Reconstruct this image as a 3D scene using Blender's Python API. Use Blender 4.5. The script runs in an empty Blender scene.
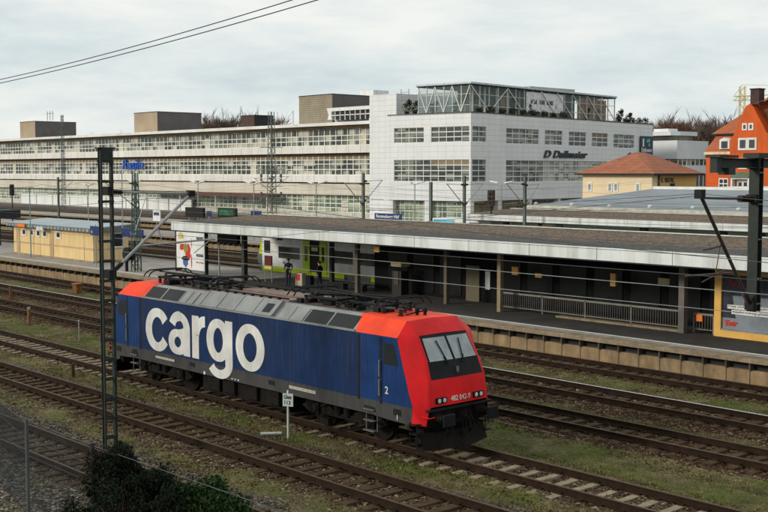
import bpy, bmesh, math, random
import numpy as np
from mathutils import Vector, Matrix
R = math.radians
random.seed(11)
S = bpy.context.scene
COL = S.collection

# ------------------------------------------------------------------ camera
cam = bpy.data.objects.new('camera', bpy.data.cameras.new('camera')); COL.objects.link(cam)
YAW, PIT = .842, .073
fw = Vector((-math.sin(YAW)*math.cos(PIT), math.cos(YAW)*math.cos(PIT), -math.sin(PIT)))
rt = Vector((math.cos(YAW), math.sin(YAW), 0)); up = rt.cross(fw)
mw = Matrix((rt, up, -fw)).transposed().to_4x4(); mw.translation = Vector((31.585, -23.1, 7.92))
cam.matrix_world = mw
cam.data.sensor_width = 36; cam.data.lens = 53.9; cam.data.clip_start = .3; cam.data.clip_end = 9000
cam.data.dof.use_dof = False
S.camera = cam
# ------------------------------------------------------------------ light
SUN_EL, SUN_AZ = R(22), R(207)       # compass azimuth from +Y clockwise: light comes from behind-left of the camera
w = bpy.data.worlds.new('World'); S.world = w; w.use_nodes = True
nt = w.node_tree; nt.nodes.clear()
def wn(t, **k):
    n = nt.nodes.new(t)
    for a, b in k.items(): setattr(n, a, b)
    return n
out = wn('ShaderNodeOutputWorld'); bg = wn('ShaderNodeBackground'); bg.inputs[1].default_value = .1
sky = wn('ShaderNodeTexSky'); sky.sky_type = 'NISHITA'; sky.sun_disc = False; sky.sun_elevation = SUN_EL; sky.sun_rotation = SUN_AZ
tc = wn('ShaderNodeTexCoord'); mp = wn('ShaderNodeMapping'); mp.inputs['Scale'].default_value = (1, 1, 4.2)
mp.inputs['Rotation'].default_value = (0, 0, R(20))
n1 = wn('ShaderNodeTexNoise'); n1.inputs['Scale'].default_value = 4.2; n1.inputs['Detail'].default_value = 7; n1.inputs['Roughness'].default_value = .6
cr = wn('ShaderNodeValToRGB')
cr.color_ramp.elements[0].position = .34; cr.color_ramp.elements[0].color = (4.4, 5.0, 5.2, 1)
cr.color_ramp.elements[1].position = .62; cr.color_ramp.elements[1].color = (6.5, 6.6, 6.3, 1)
e = cr.color_ramp.elements.new(.46); e.color = (5.3, 5.75, 5.8, 1)
mix = wn('ShaderNodeMix', data_type='RGBA'); mix.inputs[0].default_value = .94
sx = wn('ShaderNodeSeparateXYZ')
mr = wn('ShaderNodeMapRange'); mr.inputs[1].default_value = .0; mr.inputs[2].default_value = .75; mr.inputs[3].default_value = 1.0; mr.inputs[4].default_value = 1.0
vm = wn('ShaderNodeVectorMath', operation='SCALE')
L = nt.links
L.new(tc.outputs['Generated'], mp.inputs[0]); L.new(mp.outputs[0], n1.inputs[0]); L.new(n1.outputs[0], cr.inputs[0])
L.new(sky.outputs[0], mix.inputs['A']); L.new(cr.outputs[0], mix.inputs['B'])
L.new(tc.outputs['Generated'], sx.inputs[0]); L.new(sx.outputs[2], mr.inputs[0])
L.new(mix.outputs['Result'], vm.inputs[0]); L.new(mr.outputs[0], vm.inputs['Scale'])
L.new(vm.outputs[0], bg.inputs[0]); L.new(bg.outputs[0], out.inputs[0])
sun = bpy.data.objects.new('sun', bpy.data.lights.new('sun', 'SUN')); COL.objects.link(sun)
sun.data.energy = 1.5; sun.data.angle = R(11); sun.data.color = (1, .92, .8)
sd = Vector((math.sin(SUN_AZ)*math.cos(SUN_EL), math.cos(SUN_AZ)*math.cos(SUN_EL), math.sin(SUN_EL)))
sun.rotation_euler = (-sd).to_track_quat('-Z', 'Y').to_euler()
S.view_settings.view_transform = 'Standard'; S.view_settings.look = 'None'
S.view_settings.exposure = .5; S.view_settings.gamma = 1; S.view_settings.use_curve_mapping = False
S.render.engine = 'CYCLES'

# ------------------------------------------------------------------ materials
MATS = {}
def newmat(name):
    m = bpy.data.materials.new(name); m.use_nodes = True
    return m, m.node_tree, m.node_tree.nodes['Principled BSDF']
def nd(t, ty, **k):
    n = t.nodes.new(ty)
    for a, b in k.items(): setattr(n, a, b)
    return n
def mth(t, op, a, b=None, c=None):
    n = nd(t, 'ShaderNodeMath', operation=op)
    for i, v in enumerate((a, b, c)):
        if v is None: continue
        if isinstance(v, (int, float)): n.inputs[i].default_value = v
        else: t.links.new(v, n.inputs[i])
    return n.outputs[0]
def mixc(t, f, a, b, bt='MIX'):
    n = nd(t, 'ShaderNodeMix', data_type='RGBA', blend_type=bt)
    for k, v in ((0, f), ('A', a), ('B', b)):
        if isinstance(v, (int, float)): n.inputs[k].default_value = v
        elif isinstance(v, tuple): n.inputs[k].default_value = (*v[:3], 1)
        else: t.links.new(v, n.inputs[k])
    return n.outputs['Result']
def noise(t, vec, sc, det=4, rough=.55, out=0):
    n = nd(t, 'ShaderNodeTexNoise'); n.inputs['Scale'].default_value = sc; n.inputs['Detail'].default_value = det
    n.inputs['Roughness'].default_value = rough
    if vec is not None: t.links.new(vec, n.inputs[0])
    return n.outputs[out]
def ramp(t, f, stops):
    n = nd(t, 'ShaderNodeValToRGB'); e = n.color_ramp.elements
    while len(e) > 1: e.remove(e[-1])
    e[0].position = stops[0][0]; e[0].color = (*stops[0][1], 1) if isinstance(stops[0][1], tuple) else (stops[0][1],)*3+(1,)
    for p, c in stops[1:]:
        k = e.new(p); k.color = (*c, 1) if isinstance(c, tuple) else (c, c, c, 1)
    t.links.new(f, n.inputs[0]); return n.outputs[0]
def bump(t, b, h, st, dist=.02):
    n = nd(t, 'ShaderNodeBump'); n.inputs['Strength'].default_value = st; n.inputs['Distance'].default_value = dist
    t.links.new(h, n.inputs['Height']); t.links.new(n.outputs[0], b.inputs['Normal'])
def pos(t): return nd(t, 'ShaderNodeNewGeometry').outputs['Position']
def M(name, col, rough=.7, metal=0, var=.25, sc=1.5, dirt=None, dirt_amt=.35, streak=False, bmp=0, bsc=30, spec=None, coat=0):
    if spec is None: spec = .12 if rough >= .75 else .3
    if name in MATS: return MATS[name]
    m, t, b = newmat(name); P = pos(t)
    a = noise(t, P, sc, 6, .6)
    lo = tuple(c*(1-var) for c in col); hi = tuple(min(1, c*(1+var)) for c in col)
    c = ramp(t, a, [(.3, lo), (.7, hi)])
    if dirt:
        v = P
        if streak:
            mpn = nd(t, 'ShaderNodeMapping'); mpn.inputs['Scale'].default_value = (1, 1, .12); t.links.new(P, mpn.inputs[0]); v = mpn.outputs[0]
        d = noise(t, v, sc*3, 7, .65)
        f = mth(t, 'MULTIPLY', ramp(t, d, [(.42, 0.), (.72, 1.)]), dirt_amt)
        c = mixc(t, f, c, dirt)
    t.links.new(c, b.inputs['Base Color'])
    b.inputs['Roughness'].default_value = rough; b.inputs['Metallic'].default_value = metal
    b.inputs['Specular IOR Level'].default_value = spec; b.inputs['Coat Weight'].default_value = coat
    r = noise(t, P, sc*4, 3); rr = mth(t, 'MULTIPLY_ADD', r, .25, rough-.12); t.links.new(rr, b.inputs['Roughness'])
    if bmp: bump(t, b, noise(t, P, bsc, 5), bmp)
    MATS[name] = m; return m
def grid_lines(t, P, sx_, sz_, wid, offx=0, offz=0, axis=(1, 1)):
    """mask =1 on joint lines; horizontal coordinate x*axis0+y*axis1"""
    s = nd(t, 'ShaderNodeSeparateXYZ'); t.links.new(P, s.inputs[0])
    h = mth(t, 'ADD', mth(t, 'MULTIPLY', s.outputs[0], axis[0]), mth(t, 'MULTIPLY', s.outputs[1], axis[1]))
    def ln(v, step, off):
        q = mth(t, 'FRACT', mth(t, 'DIVIDE', mth(t, 'ADD', v, off), step))
        return mth(t, 'LESS_THAN', q, wid/step)
    return mth(t, 'MAXIMUM', ln(h, sx_, offx), ln(s.outputs[2], sz_, offz))
# painted loco surfaces: grime gathers low on the body as its own stains
def locopaint(name, col, rough=.32, grime=(.05, .045, .04), amt=.45):
    m, t, b = newmat(name); P = pos(t)
    c = ramp(t, noise(t, P, .9, 5), [(.3, tuple(x*.72 for x in col)), (.7, tuple(min(1, x*1.15) for x in col))])
    mp2 = nd(t, 'ShaderNodeMapping'); mp2.inputs['Scale'].default_value = (7, 7, .5); t.links.new(P, mp2.inputs[0])
    c = mixc(t, mth(t, 'MULTIPLY', ramp(t, noise(t, mp2.outputs[0], 1.5, 5, .7), [(.5, 0.), (.75, 1.)]), .22), c, (.1, .1, .1))
    mpn = nd(t, 'ShaderNodeMapping'); mpn.inputs['Scale'].default_value = (2.2, 2.2, .25); t.links.new(P, mpn.inputs[0])
    f = ramp(t, noise(t, mpn.outputs[0], 1.6, 8, .7), [(.45, 0.), (.8, 1.)])
    c = mixc(t, mth(t, 'MULTIPLY', f, amt), c, grime)
    t.links.new(c, b.inputs['Base Color'])
    t.links.new(mth(t, 'MULTIPLY_ADD', noise(t, P, 3, 4), .35, rough-.12), b.inputs['Roughness']); b.inputs['Specular IOR Level'].default_value = .22
    bump(t, b, noise(t, P, 1.3, 2), .12, .02)
    MATS[name] = m; return m
blue = locopaint('loco_blue', (.002, .021, .085), .42, (.02, .022, .025))
bluecab = locopaint('loco_blue_cab', (.002, .032, .135), .4, (.02, .022, .03), .3)
red = locopaint('loco_red', (.78, .008, .012), .45, (.25, .02, .015), .3)
redlit = locopaint('loco_red_skylit', (.85, .06, .016), .55, (.4, .05, .02), .35)  # cab roof red shifted to orange: light from above put into the colour
greyp = locopaint('loco_grey', (.055, .055, .055), .55, (.02, .016, .013), .8)
roofgrey = locopaint('loco_roof_grey', (.25, .26, .255), .5, (.13, .12, .1), .5)
letter = locopaint('loco_lettering', (.66, .66, .63), .5, (.33, .31, .28), .5)
black = M('black_metal', (.009, .01, .011), .6, 0, .4, 3, spec=.2)
under = M('underframe', (.009, .008, .0075), .8, 0, .5, 3, (.028, .02, .014), .5, spec=.1)
steel = M('steel', (.35, .35, .36), .35, .9, .2, 3)
tubes = M('galvanised', (.33, .33, .32), .5, .5, .2, 3)
mastgreen = M('mast_green', (.011, .022, .019), .55, 0, .3, 3, (.07, .045, .03), .4)
mastfar = M('mast_far', (.11, .13, .115), .7, 0, .3, 1)
railside = M('rail_rust', (.024, .014, .008), .8, 0, .35, 4)
railtop = M('rail_head', (.095, .062, .038), .6, .15, .25, 6)
railbright = M('rail_head_bright', (.6, .61, .62), .4, .25, .15, 6)
wood = M('sleeper_wood', (.056, .038, .022), .9, 0, .5, 4, (.115, .068, .034), .6, bmp=.4)
conc = M('sleeper_concrete', (.29, .235, .165), .9, 0, .3, 4, (.12, .09, .06), .6, bmp=.3)
platconc = M('platform_concrete', (.31, .285, .25), .9, 0, .2, 1.2, (.16, .14, .12), .5)
white = M('white_paint', (.75, .76, .74), .6, 0, .06, .6, (.45, .44, .4), .5, streak=True)
fascia = M('canopy_white', (.68, .72, .71), .5, 0, .06, .5, (.36, .35, .3), .75, streak=True)
cream = M('cream_render', (.74, .55, .27), .85, 0, .08, .8, (.45, .3, .17), .4, streak=True)
cream2 = M('pale_yellow_render', (.78, .64, .42), .85, 0, .06, .3)
ochre = M('ochre_render', (.62, .38, .13), .85, 0, .1, .3)
yellow = M('yellow_paint', (.72, .42, .1), .6, 0, .12, 2)
orange = M('orange_render', (.64, .12, .03), .85, 0, .15, .4, (.36, .08, .035), .6, streak=True)
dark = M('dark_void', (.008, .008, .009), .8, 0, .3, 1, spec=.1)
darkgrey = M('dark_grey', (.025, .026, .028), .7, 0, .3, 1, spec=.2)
bluesign = M('blue_sign', (.01, .03, .13), .5, 0, .1, 2)
bluelet = M('blue_letters', (.01, .085, .42), .5, 0, .1, 1)
lime = M('lime_paint', (.5, .66, .012), .45, 0, .06, 1)
trainwhite = M('train_silver', (.78, .79, .77), .45, 0, .08, .6, (.3, .3, .28), .4)
glassdark = M('dark_glass', (.02, .026, .03), .12, 0, .3, 1, spec=.8)
redpaint = M('red_paint', (.55, .03, .02), .5, 0, .1, 2)
orangepaint = M('orange_paint', (.8, .2, .02), .5, 0, .1, 2)
rust = M('rusty_steel', (.17, .075, .03), .85, 0, .4, 5)
brass = M('insulator', (.06, .035, .03), .35, 0, .3, 5)
skin = M('skin', (.45, .25, .17), .6, 0, .05, 3)
cloth = M('dark_cloth', (.012, .014, .022), .9, 0, .3, 5)
jeans = M('jeans', (.02, .026, .045), .9, 0, .3, 5)
hair = M('hair', (.03, .02, .012), .8, 0, .3, 9)
greyroof = M('zinc_roof', (.33, .38, .4), .45, 0, .1, .5, (.22, .24, .25), .5)
box_clad = None
def corrugated():
    m, t, b = newmat('corrugated_cladding'); P = pos(t)
    s = nd(t, 'ShaderNodeSeparateXYZ'); t.links.new(P, s.inputs[0])
    g = mth(t, 'FRACT', mth(t, 'MULTIPLY', s.outputs[2], 2.6)); g2 = mth(t, 'ABSOLUTE', mth(t, 'SUBTRACT', g, .5))
    c = ramp(t, noise(t, P, .35, 6, .65), [(.3, (.2, .165, .11)), (.7, (.34, .285, .19))])
    c = mixc(t, mth(t, 'MULTIPLY', g2, .8), c, (.13, .11, .08)); t.links.new(c, b.inputs['Base Color']); b.inputs['Roughness'].default_value = .6
    bump(t, b, g2, .7, .08); return m
box_clad = corrugated()
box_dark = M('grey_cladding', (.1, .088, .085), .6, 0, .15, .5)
def tiles():
    m, t, b = newmat('white_facade_tiles'); tcn = nd(t, 'ShaderNodeTexCoord'); P = tcn.outputs['Object']
    g = grid_lines(t, P, 1.6, .85, .06)
    c = ramp(t, noise(t, P, .25, 5), [(.3, (.68, .7, .71)), (.7, (.78, .79, .78))])
    d = ramp(t, noise(t, P, .8, 6, .7), [(.5, 0.), (.8, .35)])
    c = mixc(t, d, c, (.5, .5, .46)); c = mixc(t, g, c, (.53, .54, .55))
    t.links.new(c, b.inputs['Base Color']); b.inputs['Roughness'].default_value = .45; return m
tilem = tiles()
def spandrel():
    m, t, b = newmat('concrete_spandrel'); P = pos(t)
    g = grid_lines(t, P, 3.2, 40, .09)
    c = ramp(t, noise(t, P, .15, 6), [(.3, (.68, .67, .62)), (.7, (.8, .79, .75))])
    mpn = nd(t, 'ShaderNodeMapping'); mpn.inputs['Scale'].default_value = (1, 1, .1); t.links.new(P, mpn.inputs[0])
    d = ramp(t, noise(t, mpn.outputs[0], 1.3, 6, .7), [(.45, 0.), (.8, .6)])
    c = mixc(t, d, c, (.4, .37, .31)); c = mixc(t, g, c, (.33, .31, .27))
    t.links.new(c, b.inputs['Base Color']); b.inputs['Roughness'].default_value = .8; return m
spand = spandrel()
def glasscells(name, cols, sx_=1.6, sz_=1.0, pale=.4, rough=.25, obj=False):
    """window panes whose blinds and rooms differ from cell to cell"""
    m, t, b = newmat(name); P = nd(t, 'ShaderNodeTexCoord').outputs['Object'] if obj else pos(t)
    s = nd(t, 'ShaderNodeSeparateXYZ'); t.links.new(P, s.inputs[0])
    h = mth(t, 'FLOOR', mth(t, 'DIVIDE', mth(t, 'ADD', s.outputs[0], s.outputs[1]), sx_))
    v = mth(t, 'FLOOR', mth(t, 'DIVIDE', s.outputs[2], sz_))
    cb = nd(t, 'ShaderNodeCombineXYZ'); t.links.new(h, cb.inputs[0]); t.links.new(v, cb.inputs[2])
    wn_ = nd(t, 'ShaderNodeTexWhiteNoise'); t.links.new(cb.outputs[0], wn_.inputs[0])
    h4 = nd(t, 'ShaderNodeCombineXYZ'); t.links.new(h, h4.inputs[0])
    nn = noise(t, h4.outputs[0], .13, 2)
    f = mth(t, 'MULTIPLY_ADD', nn, .9, mth(t, 'MULTIPLY_ADD', wn_.outputs[0], .8, -.35))
    c = ramp(t, f, cols); t.links.new(c, b.inputs['Base Color']); b.inputs['Roughness'].default_value = rough
    b.inputs['Specular IOR Level'].default_value = .6
    return m
g_long = glasscells('panes_long', [(.25, (.02, .028, .025)), (.45, (.06, .075, .062)), (.62, (.18, .19, .155)), (.85, (.48, .47, .39))], 1.6, .9)
g_low = glasscells('panes_low', [(.2, (.1, .14, .1)), (.5, (.2, .27, .18)), (.8, (.42, .46, .33))], 1.6, .9)
g_white = glasscells('panes_white_building', [(.2, (.02, .027, .027)), (.5, (.05, .065, .06)), (.8, (.22, .24, .2))], 1.6, .85, obj=True)
g_pale = glasscells('panes_with_blinds', [(.2, (.14, .16, .14)), (.5, (.34, .37, .31)), (.8, (.46, .48, .42))], 1.6, .85, obj=True)
frm = M('window_frames', (.74, .74, .67), .6, 0, .08, .3)
frmw = M('window_frames_white', (.7, .71, .68), .6, 0, .08, .3)
blind = M('brown_blinds', (.26, .2, .13), .8, 0, .3, .15)
def glazing():
    m, t, b = newmat('roof_glazing'); b.inputs['Base Color'].default_value = (.42, .56, .54, 1); b.inputs['Roughness'].default_value = .08
    b.inputs['Alpha'].default_value = .1; b.inputs['Specular IOR Level'].default_value = .25
    return m
glaz = glazing()
def windscreen():
    m, t, b = newmat('windscreen_glass'); P = pos(t)
    c = ramp(t, noise(t, P, 1.6, 4), [(.35, (.2, .24, .25)), (.7, (.36, .4, .4))]); t.links.new(c, b.inputs['Base Color'])
    b.inputs['Roughness'].default_value = .14; b.inputs['Specular IOR Level'].default_value = .9; return m
wsg = windscreen()
def rooftile(name, a, b2):
    m, t, b = newmat(name); P = pos(t)
    s = nd(t, 'ShaderNodeSeparateXYZ'); t.links.new(P, s.inputs[0])
    g = mth(t, 'FRACT', mth(t, 'MULTIPLY', s.outputs[2], 3.2))
    c = ramp(t, noise(t, P, 1.1, 7, .7), [(.3, a), (.7, b2)]); c = mixc(t, mth(t, 'MULTIPLY', g, .3), c, tuple(x*.4 for x in a))
    t.links.new(c, b.inputs['Base Color']); b.inputs['Roughness'].default_value = .85; return m
tileroof = rooftile('clay_tiles', (.25, .085, .04), (.43, .15, .07))
tileroof2 = rooftile('dark_clay_tiles', (.33, .09, .035), (.47, .14, .055))
def gravelroof():
    m, t, b = newmat('mossy_gravel_roof'); P = pos(t)
    v = nd(t, 'ShaderNodeTexVoronoi'); v.inputs['Scale'].default_value = 9; t.links.new(P, v.inputs[0])
    k = nd(t, 'ShaderNodeSeparateColor'); t.links.new(v.outputs['Color'], k.inputs[0])
    c1 = ramp(t, k.outputs[0], [(.1, (.04, .028, .018)), (.5, (.105, .068, .04)), (.9, (.21, .145, .09))])
    c2 = ramp(t, k.outputs[1], [(.1, (.02, .02, .018)), (.9, (.085, .08, .07))])
    s = nd(t, 'ShaderNodeSeparateXYZ'); t.links.new(P, s.inputs[0])
    # a darker bitumen border runs along the front edge of the canopy
    f = mth(t, 'ADD', mth(t, 'MULTIPLY', mth(t, 'SUBTRACT', s.outputs[1], 21.0), .45), mth(t, 'MULTIPLY_ADD', noise(t, P, .7, 5), 2.4, -.85))
    c = mixc(t, ramp(t, f, [(.2, 0.), (.7, 1.)]), c2, c1)
    t.links.new(c, b.inputs['Base Color']); b.inputs['Roughness'].default_value = .95; return m
gravel = gravelroof()

# ------------------------------------------------------------------ mesh helpers
ORG = {}
class MB:
    def __init__(s): s.v = []; s.f = []; s.m = []; s.mi = 0
    def add(s, vs, fs):
        o = len(s.v); s.v += [tuple(v) for v in vs]; s.f += [tuple(o+i for i in f) for f in fs]; s.m += [s.mi]*len(fs); return s
    def box(s, x0, x1, y0, y1, z0, z1):
        return s.add([(x, y, z) for z in (z0, z1) for y in (y0, y1) for x in (x0, x1)],
                     [(0, 2, 3, 1), (4, 5, 7, 6), (0, 1, 5, 4), (2, 6, 7, 3), (0, 4, 6, 2), (1, 3, 7, 5)])
    def quad(s, *p): return s.add(p, [tuple(range(len(p)))])
    def rod(s, p, q, r, n=8, r2=None, cap=True):
        p, q = Vector(p), Vector(q); d = (q-p)
        if d.length < 1e-6: return s
        d.normalize(); a = d.orthogonal().normalized(); b = d.cross(a); r2 = r if r2 is None else r2; vs = []
        for c, rr in ((p, r), (q, r2)):
            for i in range(n):
                t = 2*math.pi*i/n; vs.append(c+a*math.cos(t)*rr+b*math.sin(t)*rr)
        fs = [(i, (i+1) % n, n+(i+1) % n, n+i) for i in range(n)]
        if cap: fs += [tuple(range(n-1, -1, -1)), tuple(range(n, 2*n))]
        return s.add(vs, fs)
    def bar(s, p, q, w, h, upv=(0, 0, 1)):
        p, q = Vector(p), Vector(q); d = (q-p).normalized(); u = Vector(upv); a = d.cross(u)
        if a.length < 1e-4: a = d.orthogonal()
        a.normalize(); b = a.cross(d).normalized(); vs = []
        for c in (p, q):
            for i, j in ((-1, -1), (1, -1), (1, 1), (-1, 1)): vs.append(c+a*i*w/2+b*j*h/2)
        return s.add(vs, [(3, 2, 1, 0), (4, 5, 6, 7), (0, 1, 5, 4), (1, 2, 6, 5), (2, 3, 7, 6), (3, 0, 4, 7)])
    def path(s, pts, r, n=6):
        for a, b in zip(pts, pts[1:]): s.rod(a, b, r, n)
        return s
    def prism(s, poly, axis, a, b):
        """extrude 2-D polygon along an axis; poly in the two other axes in order"""
        def P(u, v, k): return {'x': (k, u, v), 'y': (u, k, v), 'z': (u, v, k)}[axis]
        n = len(poly); vs = [P(u, v, a) for u, v in poly]+[P(u, v, b) for u, v in poly]
        return s.add(vs, [tuple(range(n-1, -1, -1)), tuple(range(n, 2*n))]+[(i, (i+1) % n, n+(i+1) % n, n+i) for i in range(n)])
    def lathe(s, c, prof, n=12, axis='z'):
        vs = []; 
        for r, h in prof:
            for i in range(n):
                t = 2*math.pi*i/n; u, v = math.cos(t)*r, math.sin(t)*r
                vs.append({'z': (c[0]+u, c[1]+v, c[2]+h), 'x': (c[0]+h, c[1]+u, c[2]+v), 'y': (c[0]+u, c[1]+h, c[2]+v)}[axis])
        fs = [(k*n+i, k*n+(i+1) % n, (k+1)*n+(i+1) % n, (k+1)*n+i) for k in range(len(prof)-1) for i in range(n)]
        fs += [tuple(range(n-1, -1, -1)), tuple((len(prof)-1)*n+i for i in range(n))]
        return s.add(vs, fs)
    def build(s, name, mat, parent=None, local=False, smooth=False, bev=0, fixn=True):
        me = bpy.data.meshes.new(name)
        o = bpy.data.objects.new(name, me); COL.objects.link(o)
        vs = s.v
        if parent is not None:
            o.parent = parent; inv, par_local = ORG[parent.name]
            if not local: vs = [tuple(inv @ Vector(v)) for v in vs]
            ORG[o.name] = (inv, True)
        else: ORG[o.name] = (Matrix.Identity(4), True)
        me.from_pydata(vs, [], s.f)
        for mm in (mat if isinstance(mat, (list, tuple)) else [mat]): me.materials.append(mm)
        if isinstance(mat, (list, tuple)): me.polygons.foreach_set('material_index', s.m)
        if fixn:
            bm = bmesh.new(); bm.from_mesh(me); bmesh.ops.recalc_face_normals(bm, faces=bm.faces); bm.to_mesh(me); bm.free()
        if smooth: me.polygons.foreach_set('use_smooth', [True]*len(me.polygons))
        if bev:
            b = o.modifiers.new('bevel', 'BEVEL'); b.width = bev; b.segments = 2; b.limit_method = 'ANGLE'; b.angle_limit = R(35)
        me.update(); return o
def tag(o, label=None, cat=None, group=None, kind=None):
    if label: o['label'] = label
    if cat: o['category'] = cat
    if group: o['group'] = group
    if kind: o['kind'] = kind
    return o
def thing(name, label, cat, loc=(0, 0, 0), rz=0, group=None):
    o = bpy.data.objects.new(name, None); COL.objects.link(o); o.location = loc; o.rotation_euler = (0, 0, rz); o.empty_display_size = .3
    ORG[o.name] = ((Matrix.Translation(loc) @ Matrix.Rotation(rz, 4, 'Z')).inverted(), True)
    return tag(o, label, cat, group)
def struct(mb, name, mat, **k): return tag(mb.build(name, mat, **k), kind='structure')
def kids(o): return [c for c in COL.objects if c.parent == o]
def dup(root, loc, label, rz=0, scale=None):
    r = root.copy(); COL.objects.link(r); r.location = loc; r.rotation_euler = (0, 0, rz); r['label'] = label
    if scale: r.scale = scale
    for ch in KIDS[root.name]:
        c = ch[0].copy(); COL.objects.link(c); c.parent = r
        for g in ch[1]:
            d = g.copy(); COL.objects.link(d); d.parent = c
    return r
KIDS = {}
def snap(root): KIDS[root.name] = [(c, kids(c)) for c in kids(root)]; return root
def text(body, size, name, mat, parent, origin, xdir, zdir, extr=.02, shear=0, off=0, fit=None, align='LEFT'):
    cu = bpy.data.curves.new('t', 'FONT'); cu.body = body; cu.size = size; cu.extrude = extr; cu.shear = shear; cu.offset = off; cu.align_x = align
    cu.resolution_u = 3
    to = bpy.data.objects.new('t', cu); COL.objects.link(to); dg = bpy.context.evaluated_depsgraph_get()
    me = bpy.data.meshes.new_from_object(to.evaluated_get(dg)); bpy.data.objects.remove(to); bpy.data.curves.remove(cu)
    X = Vector(xdir).normalized(); Z = Vector(zdir).normalized(); Y = X.cross(Z); co = [v.co.copy() for v in me.vertices]
    if fit and co:
        x0 = min(c.x for c in co); x1 = max(c.x for c in co); y0 = min(c.y for c in co); y1 = max(c.y for c in co)
        for c in co: c.x = (c.x-x0)*fit[0]/(x1-x0); c.y = (c.y-y0)*fit[1]/(y1-y0)
    inv = ORG[parent.name][0]
    for v, c in zip(me.vertices, co): v.co = inv @ (Vector(origin)+X*c.x+Z*c.y+Y*(-c.z))
    me.materials.clear(); me.materials.append(mat); me.name = name
    o = bpy.data.objects.new(name, me); COL.objects.link(o); o.parent = parent; ORG[o.name] = (inv, True); return o

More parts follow.
